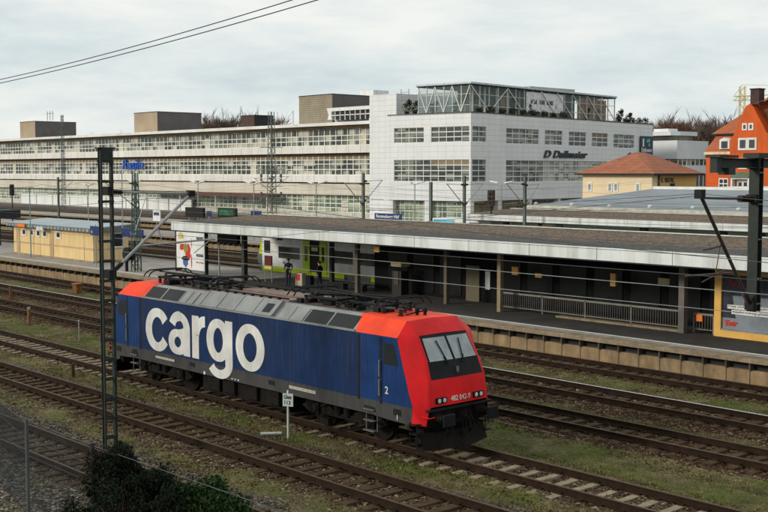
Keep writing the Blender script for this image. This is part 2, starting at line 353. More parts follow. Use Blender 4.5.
# ------------------------------------------------------------------ ground
TR = [0, -4.05, -8.4, 5.95, 10.1, 14.7]
GST = [(-60, .35), (-13, .4), (-11, .3), (-9.9, .2), (-7.2, .15), (-6.6, .3), (-5.9, .62), (-5.2, .3), (-3.1, .15), (-2.7, .35), (-2.2, .75), (-1.4, .6), (-.8, .2),
       (.8, .12), (1.2, .62), (2.6, .85), (4.1, .9), (4.5, .0), (7.0, .0), (7.6, .45), (8.1, .5), (8.6, .08), (11.3, .05), (11.9, .6), (13.1, .72), (13.7, .12), (16, .12), (20, .05)]
def grassn(y): return np.interp(y, [a for a, _ in GST], [b for _, b in GST])
def build_ground():
    def ax(lo, hi, st, far): 
        a = list(np.arange(lo, hi, st)); b = []; c = []; d = st
        x = lo
        while x > -far: d *= 1.5; x -= d; b.append(x)
        d = st; x = a[-1]
        while x < far: d *= 1.5; x += d; c.append(x)
        return np.array(sorted(b)+a+c)
    xs = ax(-70, 24, .22, 4500); ys = ax(-16, 16.3, .11, 4500)
    Xg, Yg = np.meshgrid(xs, ys); rng = np.random.default_rng(3)
    prof = np.full_like(Yg, -.3)
    for ty in TR:
        d = np.abs(Yg-ty); prof = np.maximum(prof, np.where(d < .62, -.245, np.where(d < 1.5, -.225, -.225-(d-1.5)*.14)))
    prof = np.maximum(prof, -.32)
    near = (np.abs(Yg) < 16.3) & (Xg > -72) & (Xg < 26)
    bumps = rng.normal(0, .012, Xg.shape)+.02*np.sin(Xg*.7+Yg*1.3)*np.sin(Yg*2.1-Xg*.23)
    Z = np.where(near, prof+bumps, -.25)
    v = np.stack([Xg, Yg, Z], -1).reshape(-1, 3); ny, nx = Xg.shape
    i = np.arange(ny*nx).reshape(ny, nx); q = np.stack([i[:-1, :-1], i[:-1, 1:], i[1:, 1:], i[1:, :-1]], -1).reshape(-1, 4)
    me = bpy.data.meshes.new('ground'); me.vertices.add(len(v)); me.vertices.foreach_set('co', v.ravel())
    me.loops.add(q.size); me.loops.foreach_set('vertex_index', q.ravel()); me.polygons.add(len(q))
    me.polygons.foreach_set('loop_start', np.arange(0, q.size, 4)); me.polygons.foreach_set('loop_total', np.full(len(q), 4))
    me.update(calc_edges=True); me.polygons.foreach_set('use_smooth', [True]*len(q))
    o = bpy.data.objects.new('ground', me); COL.objects.link(o); tag(o, kind='structure')
    m, t, b = newmat('railway_ground'); P = pos(t); s = nd(t, 'ShaderNodeSeparateXYZ'); t.links.new(P, s.inputs[0])
    yy = mth(t, 'DIVIDE', mth(t, 'ADD', s.outputs[1], 16), 36.)
    g = ramp(t, yy, [(max(0, min(1, (a+16)/36)), float(b_)) for a, b_ in GST])
    gr = nd(t, 'ShaderNodeSeparateColor'); t.links.new(g, gr.inputs[0]); g = gr.outputs[0]
    n_ = noise(t, P, .55, 6, .6); nf = noise(t, P, 5, 5, .7)
    mask = mth(t, 'ADD', g, mth(t, 'ADD', mth(t, 'MULTIPLY_ADD', n_, 1.6, -.8), mth(t, 'MULTIPLY_ADD', nf, .9, -.45)))
    mask = ramp(t, mask, [(.38, 0.), (.62, 1.)])
    v = nd(t, 'ShaderNodeTexVoronoi'); v.inputs['Scale'].default_value = 15; t.links.new(P, v.inputs[0])
    sc = nd(t, 'ShaderNodeSeparateColor'); t.links.new(v.outputs['Color'], sc.inputs[0])
    stone = ramp(t, sc.outputs[0], [(.05, (.012, .008, .005)), (.35, (.042, .027, .016)), (.65, (.085, .055, .031)), (.9, (.16, .11, .065)), (.985, (.32, .26, .19))])
    greyst = ramp(t, sc.outputs[1], [(.05, (.016, .014, .011)), (.4, (.052, .045, .034)), (.8, (.12, .104, .08)), (.97, (.3, .27, .22))])
    redst = ramp(t, sc.outputs[0], [(.05, (.01, .005, .003)), (.4, (.036, .017, .009)), (.8, (.075, .036, .018)), (.98, (.2, .13, .08))])
    # how fresh and grey (1) or rusty (0) the ballast is across the tracks
    fresh = ramp(t, yy, [(0., .75), ((-10.3+16)/36, .9), ((-9.4+16)/36, .55), ((-7.3+16)/36, .4), ((-6.8+16)/36, 1.), ((-6.3+16)/36, .6), ((-5+16)/36, .1), ((-3+16)/36, .15), ((-2.7+16)/36, .8), ((-2.2+16)/36, .5), ((-1+16)/36, .2), ((4.4+16)/36, .1), ((9+16)/36, .2), (1., .35)])
    fs = nd(t, 'ShaderNodeSeparateColor'); t.links.new(fresh, fs.inputs[0])
    fm = ramp(t, mth(t, 'ADD', fs.outputs[0], mth(t, 'MULTIPLY_ADD', noise(t, P, .8, 5), 1.5, -.75)), [(.35, 0.), (.75, 1.)])
    rf = ramp(t, mth(t, 'ADD', mth(t, 'MULTIPLY', mth(t, 'COMPARE', s.outputs[1], 6.8, 2.6), .5), mth(t, 'MULTIPLY_ADD', noise(t, P, .4, 4), 1.2, -.5)), [(.3, 0.), (.7, 1.)])
    bal = mixc(t, rf, stone, redst); bal = mixc(t, fm, bal, greyst)
    gc = ramp(t, noise(t, P, 1.1, 7, .72), [(.24, (.022, .028, .009)), (.38, (.06, .064, .02)), (.5, (.13, .118, .048)), (.64, (.23, .185, .095))])
    gc = mixc(t, ramp(t, noise(t, P, 24, 3, .75), [(.42, 0.), (.62, .8)]), gc, (.028, .026, .012)); gc = mixc(t, ramp(t, noise(t, P, 11, 4, .75), [(.55, 0.), (.68, .7)]), gc, (.24, .2, .12))
    gm = ramp(t, noise(t, P, .33, 5, .65), [(.5, 0.), (.62, .75)]); gc = mixc(t, gm, gc, ramp(t, nf, [(.35, (.035, .06, .01)), (.65, (.11, .135, .025))]))
    c = mixc(t, mask, bal, gc)
    t.links.new(c, b.inputs['Base Color']); b.inputs['Roughness'].default_value = .95; b.inputs['Specular IOR Level'].default_value = .08
    h = mth(t, 'ADD', mth(t, 'MULTIPLY', v.outputs['Distance'], -1.), mth(t, 'MULTIPLY', noise(t, P, 30, 4), .6))
    bump(t, b, h, .8, .04); me.materials.append(m)
build_ground()
# street in front of the far buildings
road = M('asphalt', (.11, .1, .09), .9, 0, .2, .2, (.1, .1, .09), .5)
struct(MB().box(-340, 60, 93, 101.5, -.6, -.2), 'road', road)
struct(MB().box(-340, 60, 101.5, 104.9, -.5, -.08), 'pavement', platconc)
# ------------------------------------------------------------------ platforms
def paving():
    m, t, b = newmat('platform_paving'); P = pos(t)
    s = nd(t, 'ShaderNodeSeparateXYZ'); t.links.new(P, s.inputs[0])
    def ln(v, st): return mth(t, 'LESS_THAN', mth(t, 'FRACT', mth(t, 'DIVIDE', v, st)), .035)
    g = mth(t, 'MAXIMUM', ln(s.outputs[0], 1.0), ln(s.outputs[1], 1.0))
    cb = nd(t, 'ShaderNodeCombineXYZ'); t.links.new(mth(t, 'FLOOR', s.outputs[0]), cb.inputs[0]); t.links.new(mth(t, 'FLOOR', s.outputs[1]), cb.inputs[1])
    w_ = nd(t, 'ShaderNodeTexWhiteNoise'); t.links.new(cb.outputs[0], w_.inputs[0])
    c = ramp(t, w_.outputs[0], [(0, (.27, .245, .21)), (1, (.35, .325, .29))]); c = mixc(t, ramp(t, noise(t, P, .7, 7, .7), [(.45, 0.), (.75, .75)]), c, (.14, .125, .105)); c = mixc(t, g, c, (.12, .105, .09))
    t.links.new(c, b.inputs['Base Color']); b.inputs['Roughness'].default_value = .9; return m
paveM = paving()
def wallmat():
    m, t, b = newmat('platform_wall'); P = pos(t)
    g = grid_lines(t, P, 1.03, 50, .05, 0, 20, (1, 0))
    c = ramp(t, noise(t, P, 1.6, 6, .65), [(.3, (.2, .135, .065)), (.7, (.37, .26, .135))])
    mpn = nd(t, 'ShaderNodeMapping'); mpn.inputs['Scale'].default_value = (1, 1, .3); t.links.new(P, mpn.inputs[0])
    d = ramp(t, noise(t, mpn.outputs[0], 2.2, 7, .7), [(.42, 0.), (.75, .8)]); c = mixc(t, d, c, (.1, .075, .05)); c = mixc(t, g, c, (.05, .04, .03))
    t.links.new(c, b.inputs['Base Color']); b.inputs['Roughness'].default_value = .9; return m
pwall = wallmat(); colm0 = M('corbel_brown', (.1, .08, .06), .9)
kerb = M('platform_kerb', (.27, .21, .14), .9, 0, .25, 1.5, (.11, .085, .06), .7)
paintw = M('line_white', (.62, .62, .58), .8, 0, .15, 3)
asph = M('platform_asphalt', (.058, .054, .05), .9, 0, .3, .8, (.075, .07, .062), .4)
def platform(x0, x1, y0, y1, dark_from=None):
    root = MB().box(x0, x1, y0+.75, y1-.35, -.4, .755).build('platform', paveM); tag(root, kind='structure')
    MB().box(x0, x1, y0+.22, y0+.76, -.4, .3).build('wall', pwall, root)
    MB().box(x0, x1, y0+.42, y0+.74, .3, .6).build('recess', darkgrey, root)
    k = MB().box(x0, x1, y0, y0+.745, .6, .764)
    k.build('kerb', kerb, root, bev=.015)
    b = MB()
    x = math.ceil(x0/1.03)*1.03
    while x < x1: b.box(x+.02, x+.085, y0+.12, y0+.41, .3, .598); x += 1.03
    b.build('corbel', colm0, root)['kind'] = 'stuff'
    MB().box(x0, x1, y1-.34, y1, .5, .76).build('kerb', kerb, root)
    MB().box(x0, x1, y1-.32, y1-.08, -.4, .49).build('wall', pwall, root)
    MB().box(x0, x1, y0+1.28, y0+1.42, .756, .764).build('painted_line', paintw, root)
    if dark_from is not None:
        MB().box(dark_from, x1, y0+1.43, y1-1, .757, .767).build('asphalt_surface', asph, root)
    return root
platform(-190, 40, 16.4, 26.0, -31)
platform(-200, 30, 44.0, 50.8)
platform(-200, 20, 62.8, 70.0)

# ------------------------------------------------------------------ tracks
def track(y, sl_mat, label, xr=11.5, n=100, step=.65, bright=(0, 0), full=True, x0=-420, x1=70):
    root = thing('railway_track', label, 'railway track', (0, y, 0), group='tracks of the station yard')
    for k, sy in enumerate((-.75, .75)):
        yc = y+sy
        b = MB().prism([(yc-.036, -.01), (yc+.036, -.01), (yc+.036, -.045), (yc+.012, -.06), (yc+.01, -.14), (yc+.07, -.165), (yc+.07, -.18), (yc-.07, -.18), (yc-.07, -.165), (yc-.01, -.14), (yc-.012, -.06), (yc-.036, -.045)], 'x', x0, x1)
        r = b.build('rail', railside, root)
        MB().box(x0, x1, yc-.034, yc+.034, -.009, .0).build('rail_head', railbright if bright[k] else railtop, r)
    if full:
        m = MB()
        if sl_mat is conc:
            m.prism([(-1.3, -.4), (-1.3, -.2), (-.5, -.178), (-.3, -.19), (.3, -.19), (.5, -.178), (1.3, -.2), (1.3, -.4)], 'x', -.11, .11)
        else: m.box(-.13, .13, -1.3, 1.3, -.33, -.176)
        m.mi = 1
        for sy in (-.75, .75): m.box(-.09, .09, sy-.17, sy-.075, -.2, -.13); m.box(-.09, .09, sy+.075, sy+.17, -.2, -.13)
        p = m.build('sleeper', [sl_mat, railside], root, local=True); p.location = (xr, 0, 0)
        rng = random.Random(int(y*10)+5)
        for i in range(1, n):
            c = p.copy(); COL.objects.link(c); c.parent = root
            c.location = (xr-i*step+rng.uniform(-.03, .03), rng.uniform(-.05, .05), rng.uniform(-.035, .004)); c.rotation_euler.z = rng.gauss(0, .012)
    else:
        m = MB(); x = x0+230
        while x < 40: m.box(x, x+.26, y-1.3, y+1.3, -.33, -.185); x += .65
        m.build('sleeper', sl_mat, root)['kind'] = 'stuff'
    return root
track(0, conc, 'track with pale concrete sleepers that the blue and red locomotive stands on', 18.5, 75)
track(-4.05, wood, 'rusty track with dark sleepers just in front of the locomotive', 13.5, 60)
track(-8.4, wood, 'rusty track nearest the camera, running behind the dark bush', 12, 50)
track(5.95, wood, 'dark rusty track right behind the locomotive', 16, 95)
track(10.1, wood, 'track with one shiny rail, second behind the locomotive', 13.5, 100, bright=(0, 1))
track(14.7, wood, 'track running along the foot of the platform wall', 11.8, 100)
for y, lb in ((27.75, 'track the white and lime train stands on'), (32.3, 'first track behind the white and lime train'), (36.8, 'middle track between the first and second platform'),
              (42.3, 'track along the near side of the second platform'), (52.6, 'track along the far side of the second platform'), (57.0, 'middle track between the second and third platform'),
              (61.1, 'track along the near side of the third platform'), (72, 'track right behind the third platform'), (76.5, 'second track behind the third platform'), (81, 'farthest track, beside the street')):
    track(y, wood, lb, full=False, bright=(y in (32.3, 42.3, 57.0), 0))
# concrete cable trough lids along the grass
struct(MB().box(-60, 30, 4.4, 4.5, -.3, -.235), 'cable_trough', M('trough', (.15, .12, .085), .9, 0, .4, 3))

# ------------------------------------------------------------------ locomotive
def stroke(pts, ws):
    """flat ribbon along pts with widths ws; returns quads in 2-D"""
    out = []; n = len(pts); nr = []; closed = math.dist(pts[0], pts[-1]) < 1e-6
    for i in range(n):
        a = pts[max(0, i-1)]; b = pts[min(n-1, i+1)]
        if closed and i in (0, n-1): a, b = pts[-2], pts[1]
        dx, dy = b[0]-a[0], b[1]-a[1]; l = math.hypot(dx, dy) or 1
        nr.append((-dy/l, dx/l))
    L_ = [(p[0]+q[0]*w_/2, p[1]+q[1]*w_/2) for p, q, w_ in zip(pts, nr, ws)]
    R_ = [(p[0]-q[0]*w_/2, p[1]-q[1]*w_/2) for p, q, w_ in zip(pts, nr, ws)]
    return [(L_[i], R_[i], R_[i+1], L_[i+1]) for i in range(n-1)]
def arc(cx, cy, rx, ry, a0, a1, n=28): return [(cx+rx*math.cos(R(a0+(a1-a0)*i/n)), cy+ry*math.sin(R(a0+(a1-a0)*i/n))) for i in range(n+1)]
def ell(cx, cy, rx, ry, a0, a1, ws, wt, n=40):
    """elliptical bowl: stroke heavier at the sides (ws) than at top and bottom (wt)"""
    p = arc(cx, cy, rx, ry, a0, a1, n); w_ = [wt+(ws-wt)*abs(math.cos(R(a0+(a1-a0)*i/n)))**1.3 for i in range(n+1)]
    return stroke(p, w_)
def smooth_weld(o, ang=28):
    bm = bmesh.new(); bm.from_mesh(o.data); bmesh.ops.remove_doubles(bm, verts=bm.verts, dist=.004); bmesh.ops.recalc_face_normals(bm, faces=bm.faces); bm.to_mesh(o.data); bm.free()
    o.data.polygons.foreach_set('use_smooth', [True]*len(o.data.polygons)); e_ = o.modifiers.new('edges', 'EDGE_SPLIT'); e_.split_angle = R(ang); return o
def loco():
    T = thing('locomotive', 'blue and red electric freight locomotive with large white cargo lettering on its side', 'locomotive')
    Wd = 1.49; zS, zB, zT = .92, 1.35, 3.26
    def both(fn): 
        for s in (1, -1): fn(s)
    # body side walls
    b = MB(); g = MB(); sk = MB()
    xs = [(8.30, 2.13), (8.13, 2.62), (7.93, 3.26)]
    for s in (-1, 1):
        y = s*Wd
        b.quad((-6.2, y, zB), (6.2, y, zB), (6.2, y, zT), (-6.2, y, zT))
        g.quad((-6.2, y, zB), (6.2, y, zB), (6.2, y*.985, zS), (-6.2, y*.985, zS))
    b.box(-6.2, 6.2, -1.47, 1.47, 1.2, 3.24)
    b.build('body_side', blue, T)
    for s in (-1, 1):
        for e_ in (-1, 1):
            y = s*Wd
            MB().quad(*[(e_*x, y, z) for x, z in ((6.2, zB), (8.58, zB), (8.42, 1.75), (8.30, 2.13), (8.13, 2.62), (7.93, zT), (6.2, zT))]).build('cab_side', bluecab, T)
            MB().quad(*[(e_*x, y*(1 if z > 1.2 else .985), z) for x, z in ((6.2, zS), (6.9, zS), (7.5, .88), (8.5, .86), (8.58, zB), (6.2, zB))]).build('cab_skirt', greyp, T)
    g.build('skirt', greyp, T)
    # underside closure
    MB().box(-8.5, 8.5, -1.3, 1.3, .95, 1.2).build('main_frame', under, T)
    for s in (-1, 1):
        for x in (-3.05, .0, 3.05): MB().box(x, x+.012, min(s*1.4905, s*1.489), max(s*1.4905, s*1.489)+.0006, 1.36, 3.24).build('panel_seam', black, T)
        rv = MB()
        for x in np.arange(-6.1, 6.15, .3): rv.box(x, x+.03, min(s*1.485, s*1.4915), max(s*1.485, s*1.4915), 1.3, 1.33)
        rv.build('rivet_row', black, T)['kind'] = 'stuff'
    # chamfered roof side, roof deck, hump
    for s in (-1, 1):
        m = MB(); m.quad((-6.15, s*Wd, zT), (6.15, s*Wd, zT), (5.9, s*1.0, 3.72), (-5.9, s*1.0, 3.72)); m.quad((-5.9, s*1, 3.72), (5.9, s*1, 3.72), (5.9, s*.9, 3.74), (-5.9, s*.9, 3.74))
        m.build('roof_side', roofgrey, T)
        MB().bar((-6.1, s*1.5, 3.29), (6.1, s*1.5, 3.29), .05, .06).build('gutter', roofgrey, T)
        def chp(x, t, o=.0):  # point on the chamfer plane, t 0..1 up, o proud
            return (x, s*(Wd-.49*t+o*.68), zT+.46*t+o*.73)
        def panel(x0, x1, t0, t1, o, name, mat, ribs=0):
            m = MB(); A = [chp(x0+.25*t0*0, t0, 0), chp(x1, t0, 0), chp(x1, t1, 0), chp(x0, t1, 0)]; B = [chp(x0, t0, o), chp(x1, t0, o), chp(x1, t1, o), chp(x0, t1, o)]
            m.add(A+B, [(4, 5, 6, 7), (0, 1, 5, 4), (1, 2, 6, 5), (2, 3, 7, 6), (3, 0, 4, 7)])
            p = m.build(name, mat, T)
            if ribs:
                r_ = MB(); k = ribs
                for i in range(k+1):
                    x = x0+(x1-x0)*i/k; r_.bar(chp(x, t0, o+.01), chp(x, t1, o+.01), .03, .02, (0, 1, 0))
                r_.build('rib', roofgrey, p)
            return p
        for x0, x1 in ((-6.0, -4.95), (-4.85, -3.75), (3.6, 4.68), (4.78, 5.95)): panel(x0, x1, .1, .86, .012, 'ventilation_grille', darkgrey)
        panel(-3.65, -2.75, .1, .86, .012, 'roof_cover', roofgrey, 2)
        panel(2.15, 3.5, .1, .86, .012, 'roof_cover', roofgrey, 2)
        panel(-2.15, 2.02, .02, 1.04, .09, 'raised_cover', roofgrey, 4)
        v = MB(); v.add([chp(1.4, .2, .1), chp(1.8, .2, .1), chp(1.8, .75, .1), chp(1.4, .75, .1)], [(0, 1, 2, 3)]); v.build('vent', darkgrey, T)
    deck = MB(); deck.box(-5.86, 5.86, -1.0, 1.0, 3.3, 3.715); deck.build('roof_deck', M('roof_deck_dirt', (.1, .075, .065), .9, 0, .4, 2, (.2, .15, .12), .5), T)
    walkway = MB()
    for yy in (-.55, .55): walkway.box(-2.1, 2.05, yy-.3, yy+.3, 3.72, 3.79)
    walkway.build('walkway', M('roof_walkway', (.26, .19, .16), .9, 0, .3, 2), T)
    # cab ends
    for s in (1, -1):
        P_ = lambda x, y, z: (s*x, y, z)
        lv = [(.86, 8.52, 8.86, 1.24, 8.9), (1.38, 8.58, 8.92, 1.17, 8.96), (1.75, 8.42, 8.895, 1.15, 8.935), (2.13, 8.30, 8.84, 1.12, 8.88), (2.62, 8.13, 8.65, 1.06, 8.69), (3.30, 7.93, 8.24, 1.0, 8.27)]
        m = MB(); rm = MB()
        for h in (-1, 1):
            for i in range(len(lv)-1):
                z0, a0, f0, y0, c0 = lv[i]; z1, a1, f1, y1, c1 = lv[i+1]
                za = zT if i == 4 else z1
                m.quad(P_(a0, h*Wd, z0), P_(f0, h*y0, z0), P_(f1, h*y1, z1), P_(a1, h*Wd, za))
            m.quad(P_(7.93, h*Wd, zT), P_(8.24, h*1.0, 3.30), P_(7.8, h*1.0, 3.68))
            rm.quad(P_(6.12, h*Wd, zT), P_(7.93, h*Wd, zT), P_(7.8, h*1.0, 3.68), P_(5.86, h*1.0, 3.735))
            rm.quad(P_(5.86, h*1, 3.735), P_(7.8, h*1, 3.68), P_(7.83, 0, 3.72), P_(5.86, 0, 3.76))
            m.quad(P_(8.24, h*1.0, 3.30), P_(8.27, 0, 3.32), P_(7.83, 0, 3.72), P_(7.8, h*1, 3.68))
            # front panel under the windscreen and pillars
            for i in (1, 2):
                z0, a0, f0, y0, c0 = lv[i]; z1, a1, f1, y1, c1 = lv[i+1]
                m.quad(P_(f0, h*y0, z0), P_(c0, 0, z0), P_(c1, 0, z1), P_(f1, h*y1, z1))
            for i in (3, 4):
                z0, a0, f0, y0, c0 = lv[i]; z1, a1, f1, y1, c1 = lv[i+1]
                k0, k1 = (y0-.09)/y0, (y1-.07)/y1
                m.quad(P_(f0, h*y0, z0), P_(f0+(c0-f0)*(1-k0), h*y0*k0, z0), P_(f1+(c1-f1)*(1-k1), h*y1*k1, z1), P_(f1, h*y1, z1))
            m.quad(P_(8.52, h*Wd, .86), P_(8.58, h*Wd, 1.35), P_(8.4, h*1.2, 1.35), P_(8.4, h*1.2, .86))
        cb = smooth_weld(m.build('cab_shell', red, T)); bv_ = cb.modifiers.new('round', 'BEVEL'); bv_.width = .075; bv_.segments = 3; bv_.limit_method = 'ANGLE'; bv_.angle_limit = R(18); cb.modifiers.move(1, 0); rm.build('cab_roof', redlit, cb)
        # windscreen surround and panes
        def face(i, t, y, o):   # point on windscreen band: t 0..2 over the two levels
            k = 3+min(int(t), 1); q = t-min(int(t), 1); z0, _, f0, y0, c0 = lv[k]; z1, _, f1, y1, c1 = lv[k+1]
            z = z0+(z1-z0)*q; yy = y0+(y1-y0)*q; f_ = f0+(f1-f0)*q; c_ = c0+(c1-c0)*q
            x = c_+(f_-c_)*min(1, abs(y)/yy); return P_(x+o, y, z+o*.4)
        m = MB()
        for h in (-1, 1):
            for t0, t1 in ((0, 1), (1, 2)):
                e0 = (lv[3+t0][3]-.1); e1 = (lv[4+t0][3]-.085) 
                m.quad(face(0, t0, 0, .006), face(0, t0, h*e0, .006), face(0, t1-1e-6, h*e1, .006), face(0, t1-1e-6, 0, .006))
        m.build('windscreen_surround', black, cb)
        for h in (-1, 1):
            MB().quad(face(0, .97, h*.045, .02), face(0, .97, h*.93, .02), face(0, 1.88, h*.885, .02), face(0, 1.88, h*.045, .02)).build('windscreen', wsg, cb)
            # wiper and headlights
            w_ = MB(); w_.bar(face(0, .72, h*.3, .04), face(0, 1.1, h*.38, .05), .03, .03); w_.bar(face(0, .95, h*.33, .05), face(0, 1.75, h*.45, .05), .022, .03); w_.build('wiper', black, cb)
            hl = MB(); hl.box(*sorted((s*8.88, s*8.985)), h*.74-.2, h*.74+.2, 1.46, 1.62); q = hl.build('headlight', black, T, bev=.01)
            ln = MB()
            for dy in (-.1, .1): ln.lathe((s*8.985, h*.74+dy, 1.54), [(.065, 0), (.05, s*.012)], 12, 'x')
            ln.build('lens', M('lamp_lens', (.6, .62, .58), .2, 0, .1, 3), q)
            lr = MB(); lr.lathe((s*8.72, h*.22, 2.36), [(.05, 0), (.045, s*.03)], 10, 'x'); lr.build('tail_light', M('tail_red', (.3, .01, .01), .3), cb)
        cr_ = MB(); cr_.prism([(-.055, 2.42), (.055, 2.42), (.055, 2.3), (0, 2.22), (-.055, 2.3)], 'x', *sorted((s*8.8, s*8.86))); cr_.build('crest', steel, cb)
        # ledge, buffer beam, buffers, coupling, plough, steps
        MB().box(*sorted((s*8.62, s*9.0)), -1.25, 1.25, 1.26, 1.325).build('ledge', black, T, bev=.01)
        bb = MB(); bb.box(*sorted((s*8.4, s*8.82)), -1.2, 1.2, .78, 1.255)
        for h in (-1, 1): bb.box(*sorted((s*8.8, s*8.9)), h*.875-.2, h*.875+.2, .86, 1.25)
        bbo = bb.build('buffer_beam', under, T, bev=.01)
        for h in (-1, 1):
            f_ = MB(); f_.lathe((s*8.9, h*.875, 1.06), [(.17, 0), (.15, s*.05), (.115, s*.08), (.115, s*.3), (.08, s*.31), (.08, s*.46)], 14, 'x')
            bf = f_.build('buffer', under, T)
            MB().box(*sorted((s*9.36, s*9.43)), h*.875-.23, h*.875+.23, .88, 1.24).build('buffer_plate', black, bf, bev=.04)
            st = MB()
            for z in (.35, .62, .89): st.box(*sorted((s*8.45, s*8.75)), h*1.38-.14, h*1.38+.1, z, z+.03)
            for x in (8.46, 8.74): st.box(*sorted((s*x, s*(x+.02))), h*1.38-.12, h*1.38-.1, .35, .95)
            st.build('step', under, T)
            hr = MB(); hr.path([(s*8.78, h*1.33, 1.12), (s*9.05, h*1.3, 1.12), (s*9.05, h*1.1, 1.12)], .018); hr.build('handrail', red if h < 0 else black, T)
            ho = MB(); ho.path([(s*8.84, h*.35, 1.0), (s*9.0, h*.36, .86), (s*9.02, h*.38, .62), (s*8.93, h*.45, .5)], .028)
            ho.path([(s*8.84, h*.5, 1.02), (s*8.98, h*.52, .85), (s*8.98, h*.55, .6)], .025); ho.build('brake_hose', black, T)
        cp = MB(); cp.box(*sorted((s*8.8, s*9.02)), -.09, .09, .98, 1.12); cp.rod((s*9.02, 0, 1.05), (s*9.18, 0, 1.02), .05); cp.rod((s*9.16, 0, 1.02), (s*9.14, 0, 1.2), .035)
        cp.rod((s*9.1, -.07, 1.0), (s*9.14, -.07, .6), .022); cp.rod((s*9.1, .07, 1.0), (s*9.14, .07, .6), .022); cp.box(*sorted((s*9.08, s*9.18)), -.1, .1, .52, .62); cp.build('coupling', under, T)
        pl = MB(); pl.add([P_(8.62, -1.3, .62), P_(8.98, 0, .62), P_(8.62, 1.3, .62), P_(8.8, -1.3, .16), P_(9.22, 0, .16), P_(8.8, 1.3, .16), P_(8.5, -1.3, .16), P_(8.5, 1.3, .16), P_(8.5, -1.3, .62), P_(8.5, 1.3, .62)],
            [(0, 1, 4, 3), (1, 2, 5, 4), (3, 4, 5, 7, 6), (8, 9, 2, 1, 0), (0, 3, 6, 8), (2, 9, 7, 5)]); pl.box(*sorted((s*8.3, s*8.6)), -1.1, 1.1, .5, .8); pl.build('snow_plough', under, T)
        # number
        text('482 042-9', .24, 'number', letter, T, (s*8.962, -.37*s, 1.47), (0, s, 0), (-.06*s, 0, 1), .004, 0, .003, (.78, .155))
        # doors on both sides
        for h in (-1, 1):
            y = h*1.492
            d = MB(); d.quad((s*6.32, y, 1.42), (s*7.18, y, 1.42), (s*7.18, y, 3.2), (s*6.32, y, 3.2)) if False else d.box(*sorted((s*6.34, s*7.16)), min(y, y+h*.004), max(y, y+h*.004), 1.42, 3.2)
            dr = d.build('door', bluecab, T)
            gp = MB(); 
            for x in (6.22, 7.2): gp.box(*sorted((s*x, s*(x+.1))), min(y-h*.02, y+h*.006), max(y-h*.02, y+h*.006), 1.3, 3.22)
            gp.build('door_seal', black, dr)
            hd = MB()
            for z0, z1 in ((1.55, 2.0), (2.1, 2.55)): hd.path([(s*7.24, y+h*.01, z0), (s*7.24, y+h*.07, z0), (s*7.24, y+h*.07, z1), (s*7.24, y+h*.01, z1)], .014)
            hd.build('handrail', tubes, dr)
            MB().quad((s*7.36, y+h*.003, 2.46), (s*7.98, y+h*.003, 2.46), (s*7.8, y+h*.003, 3.06), (s*7.36, y+h*.003, 3.06)).build('side_window', glassdark, T)
            st = MB(); st.box(*sorted((s*6.5, s*7.0)), h*1.42-.06, h*1.42+.07, 1.02, 1.22); sb = st.build('step_recess', black, T)
            s2 = MB(); 
            for z in (1.04, .72, .42): s2.box(*sorted((s*6.52, s*6.98)), h*1.47-.08, h*1.47+.05, z, z+.03)
            for x in (6.5, 6.98): s2.box(*sorted((s*x, s*(x+.025))), h*1.4-.01, h*1.4+.01, .4, 1.0)
            s2.build('step', M('step_grey', (.12, .12, .115), .6), sb)
            MB().box(*sorted((s*7.78, s*8.08)), min(y, y+h*.006), max(y, y+h*.006), 1.06, 1.24).build('hatch', black, T)
    for x, z, w_, h_ in ((2.9, 1.13, 1.35, .1), (-5.2, 1.12, 1.3, .08)): MB().box(x, x+w_, -1.502, -1.49, z, z+h_).build('data_plate', M('data_lettering', (.36, .34, .28), .7, 0, .4, 14), T)
    for x in (-2.9, 1.8, -6.9): MB().box(x, x+.32, -1.495, -1.47, 1.1, 1.25).build('hatch', black, T)
    m = MB()
    for x in (-.3, -.12, .06): m.box(x, x+.07, -1.495, -1.47, .98, 1.02)
    m.box(-2.0, -1.9, -1.5, -1.47, .93, 1.03); m.build('marking', letter, T)
    text('2', .3, 'marking', letter, T, (7.42, -1.4955, 1.62), (1, 0, 0), (0, 0, 1), .003, 0, .004)
    text('1', .2, 'marking', letter, T, (7.9, -1.498, .94), (1, 0, 0), (0, 0, 1), .003, 0, .004)
    # cargo lettering
    y = -1.4945
    W_, w2 = .43, .30; top, bot = 2.95, 1.39; cy = (top+bot)/2; ry = (top-bot)/2-w2/2; LG = []
    def letter_(*parts):
        m = MB()
        for k, qs in enumerate(parts):
            for q in qs: m.quad(*[(a, y-.0006*k, c) for a, c in q])
        m.build('cargo_letter', letter, T, fixn=False)
    def wl(n, a, b): return [a+(b-a)*i/(n-1) for i in range(n)]
    letter_(ell(-5.04, cy, .62, ry, 33, 327, W_+.02, w2+.02))                                   # c
    top_ = [(-3.07, 1.42), (-3.07, 2.0), (-3.07, 2.35)]+arc(-3.55, 2.38, .48, .42, 0, 165, 22)[1:]
    letter_(stroke(top_, [W_, W_, W_]+[W_-(W_-w2)*math.sin(R(165*i/22))**1.2*(1 if i < 12 else .6) for i in range(1, 23)]),
            ell(-3.66, 1.87, .42, .325, 0, 360, W_*.95, w2*.85), stroke([(-3.6, 2.18), (-3.2, 2.27)], [w2*.9, w2*.9]))   # a
    letter_(stroke([(-2.5, 1.42), (-2.5, 2.92)], [W_, W_]), stroke([(-2.45, 1.9), (-2.44, 2.25)]+arc(-1.9, 2.2, .54, .56, 175, 88, 14), [.3, .34]+wl(15, .36, .38)))   # r
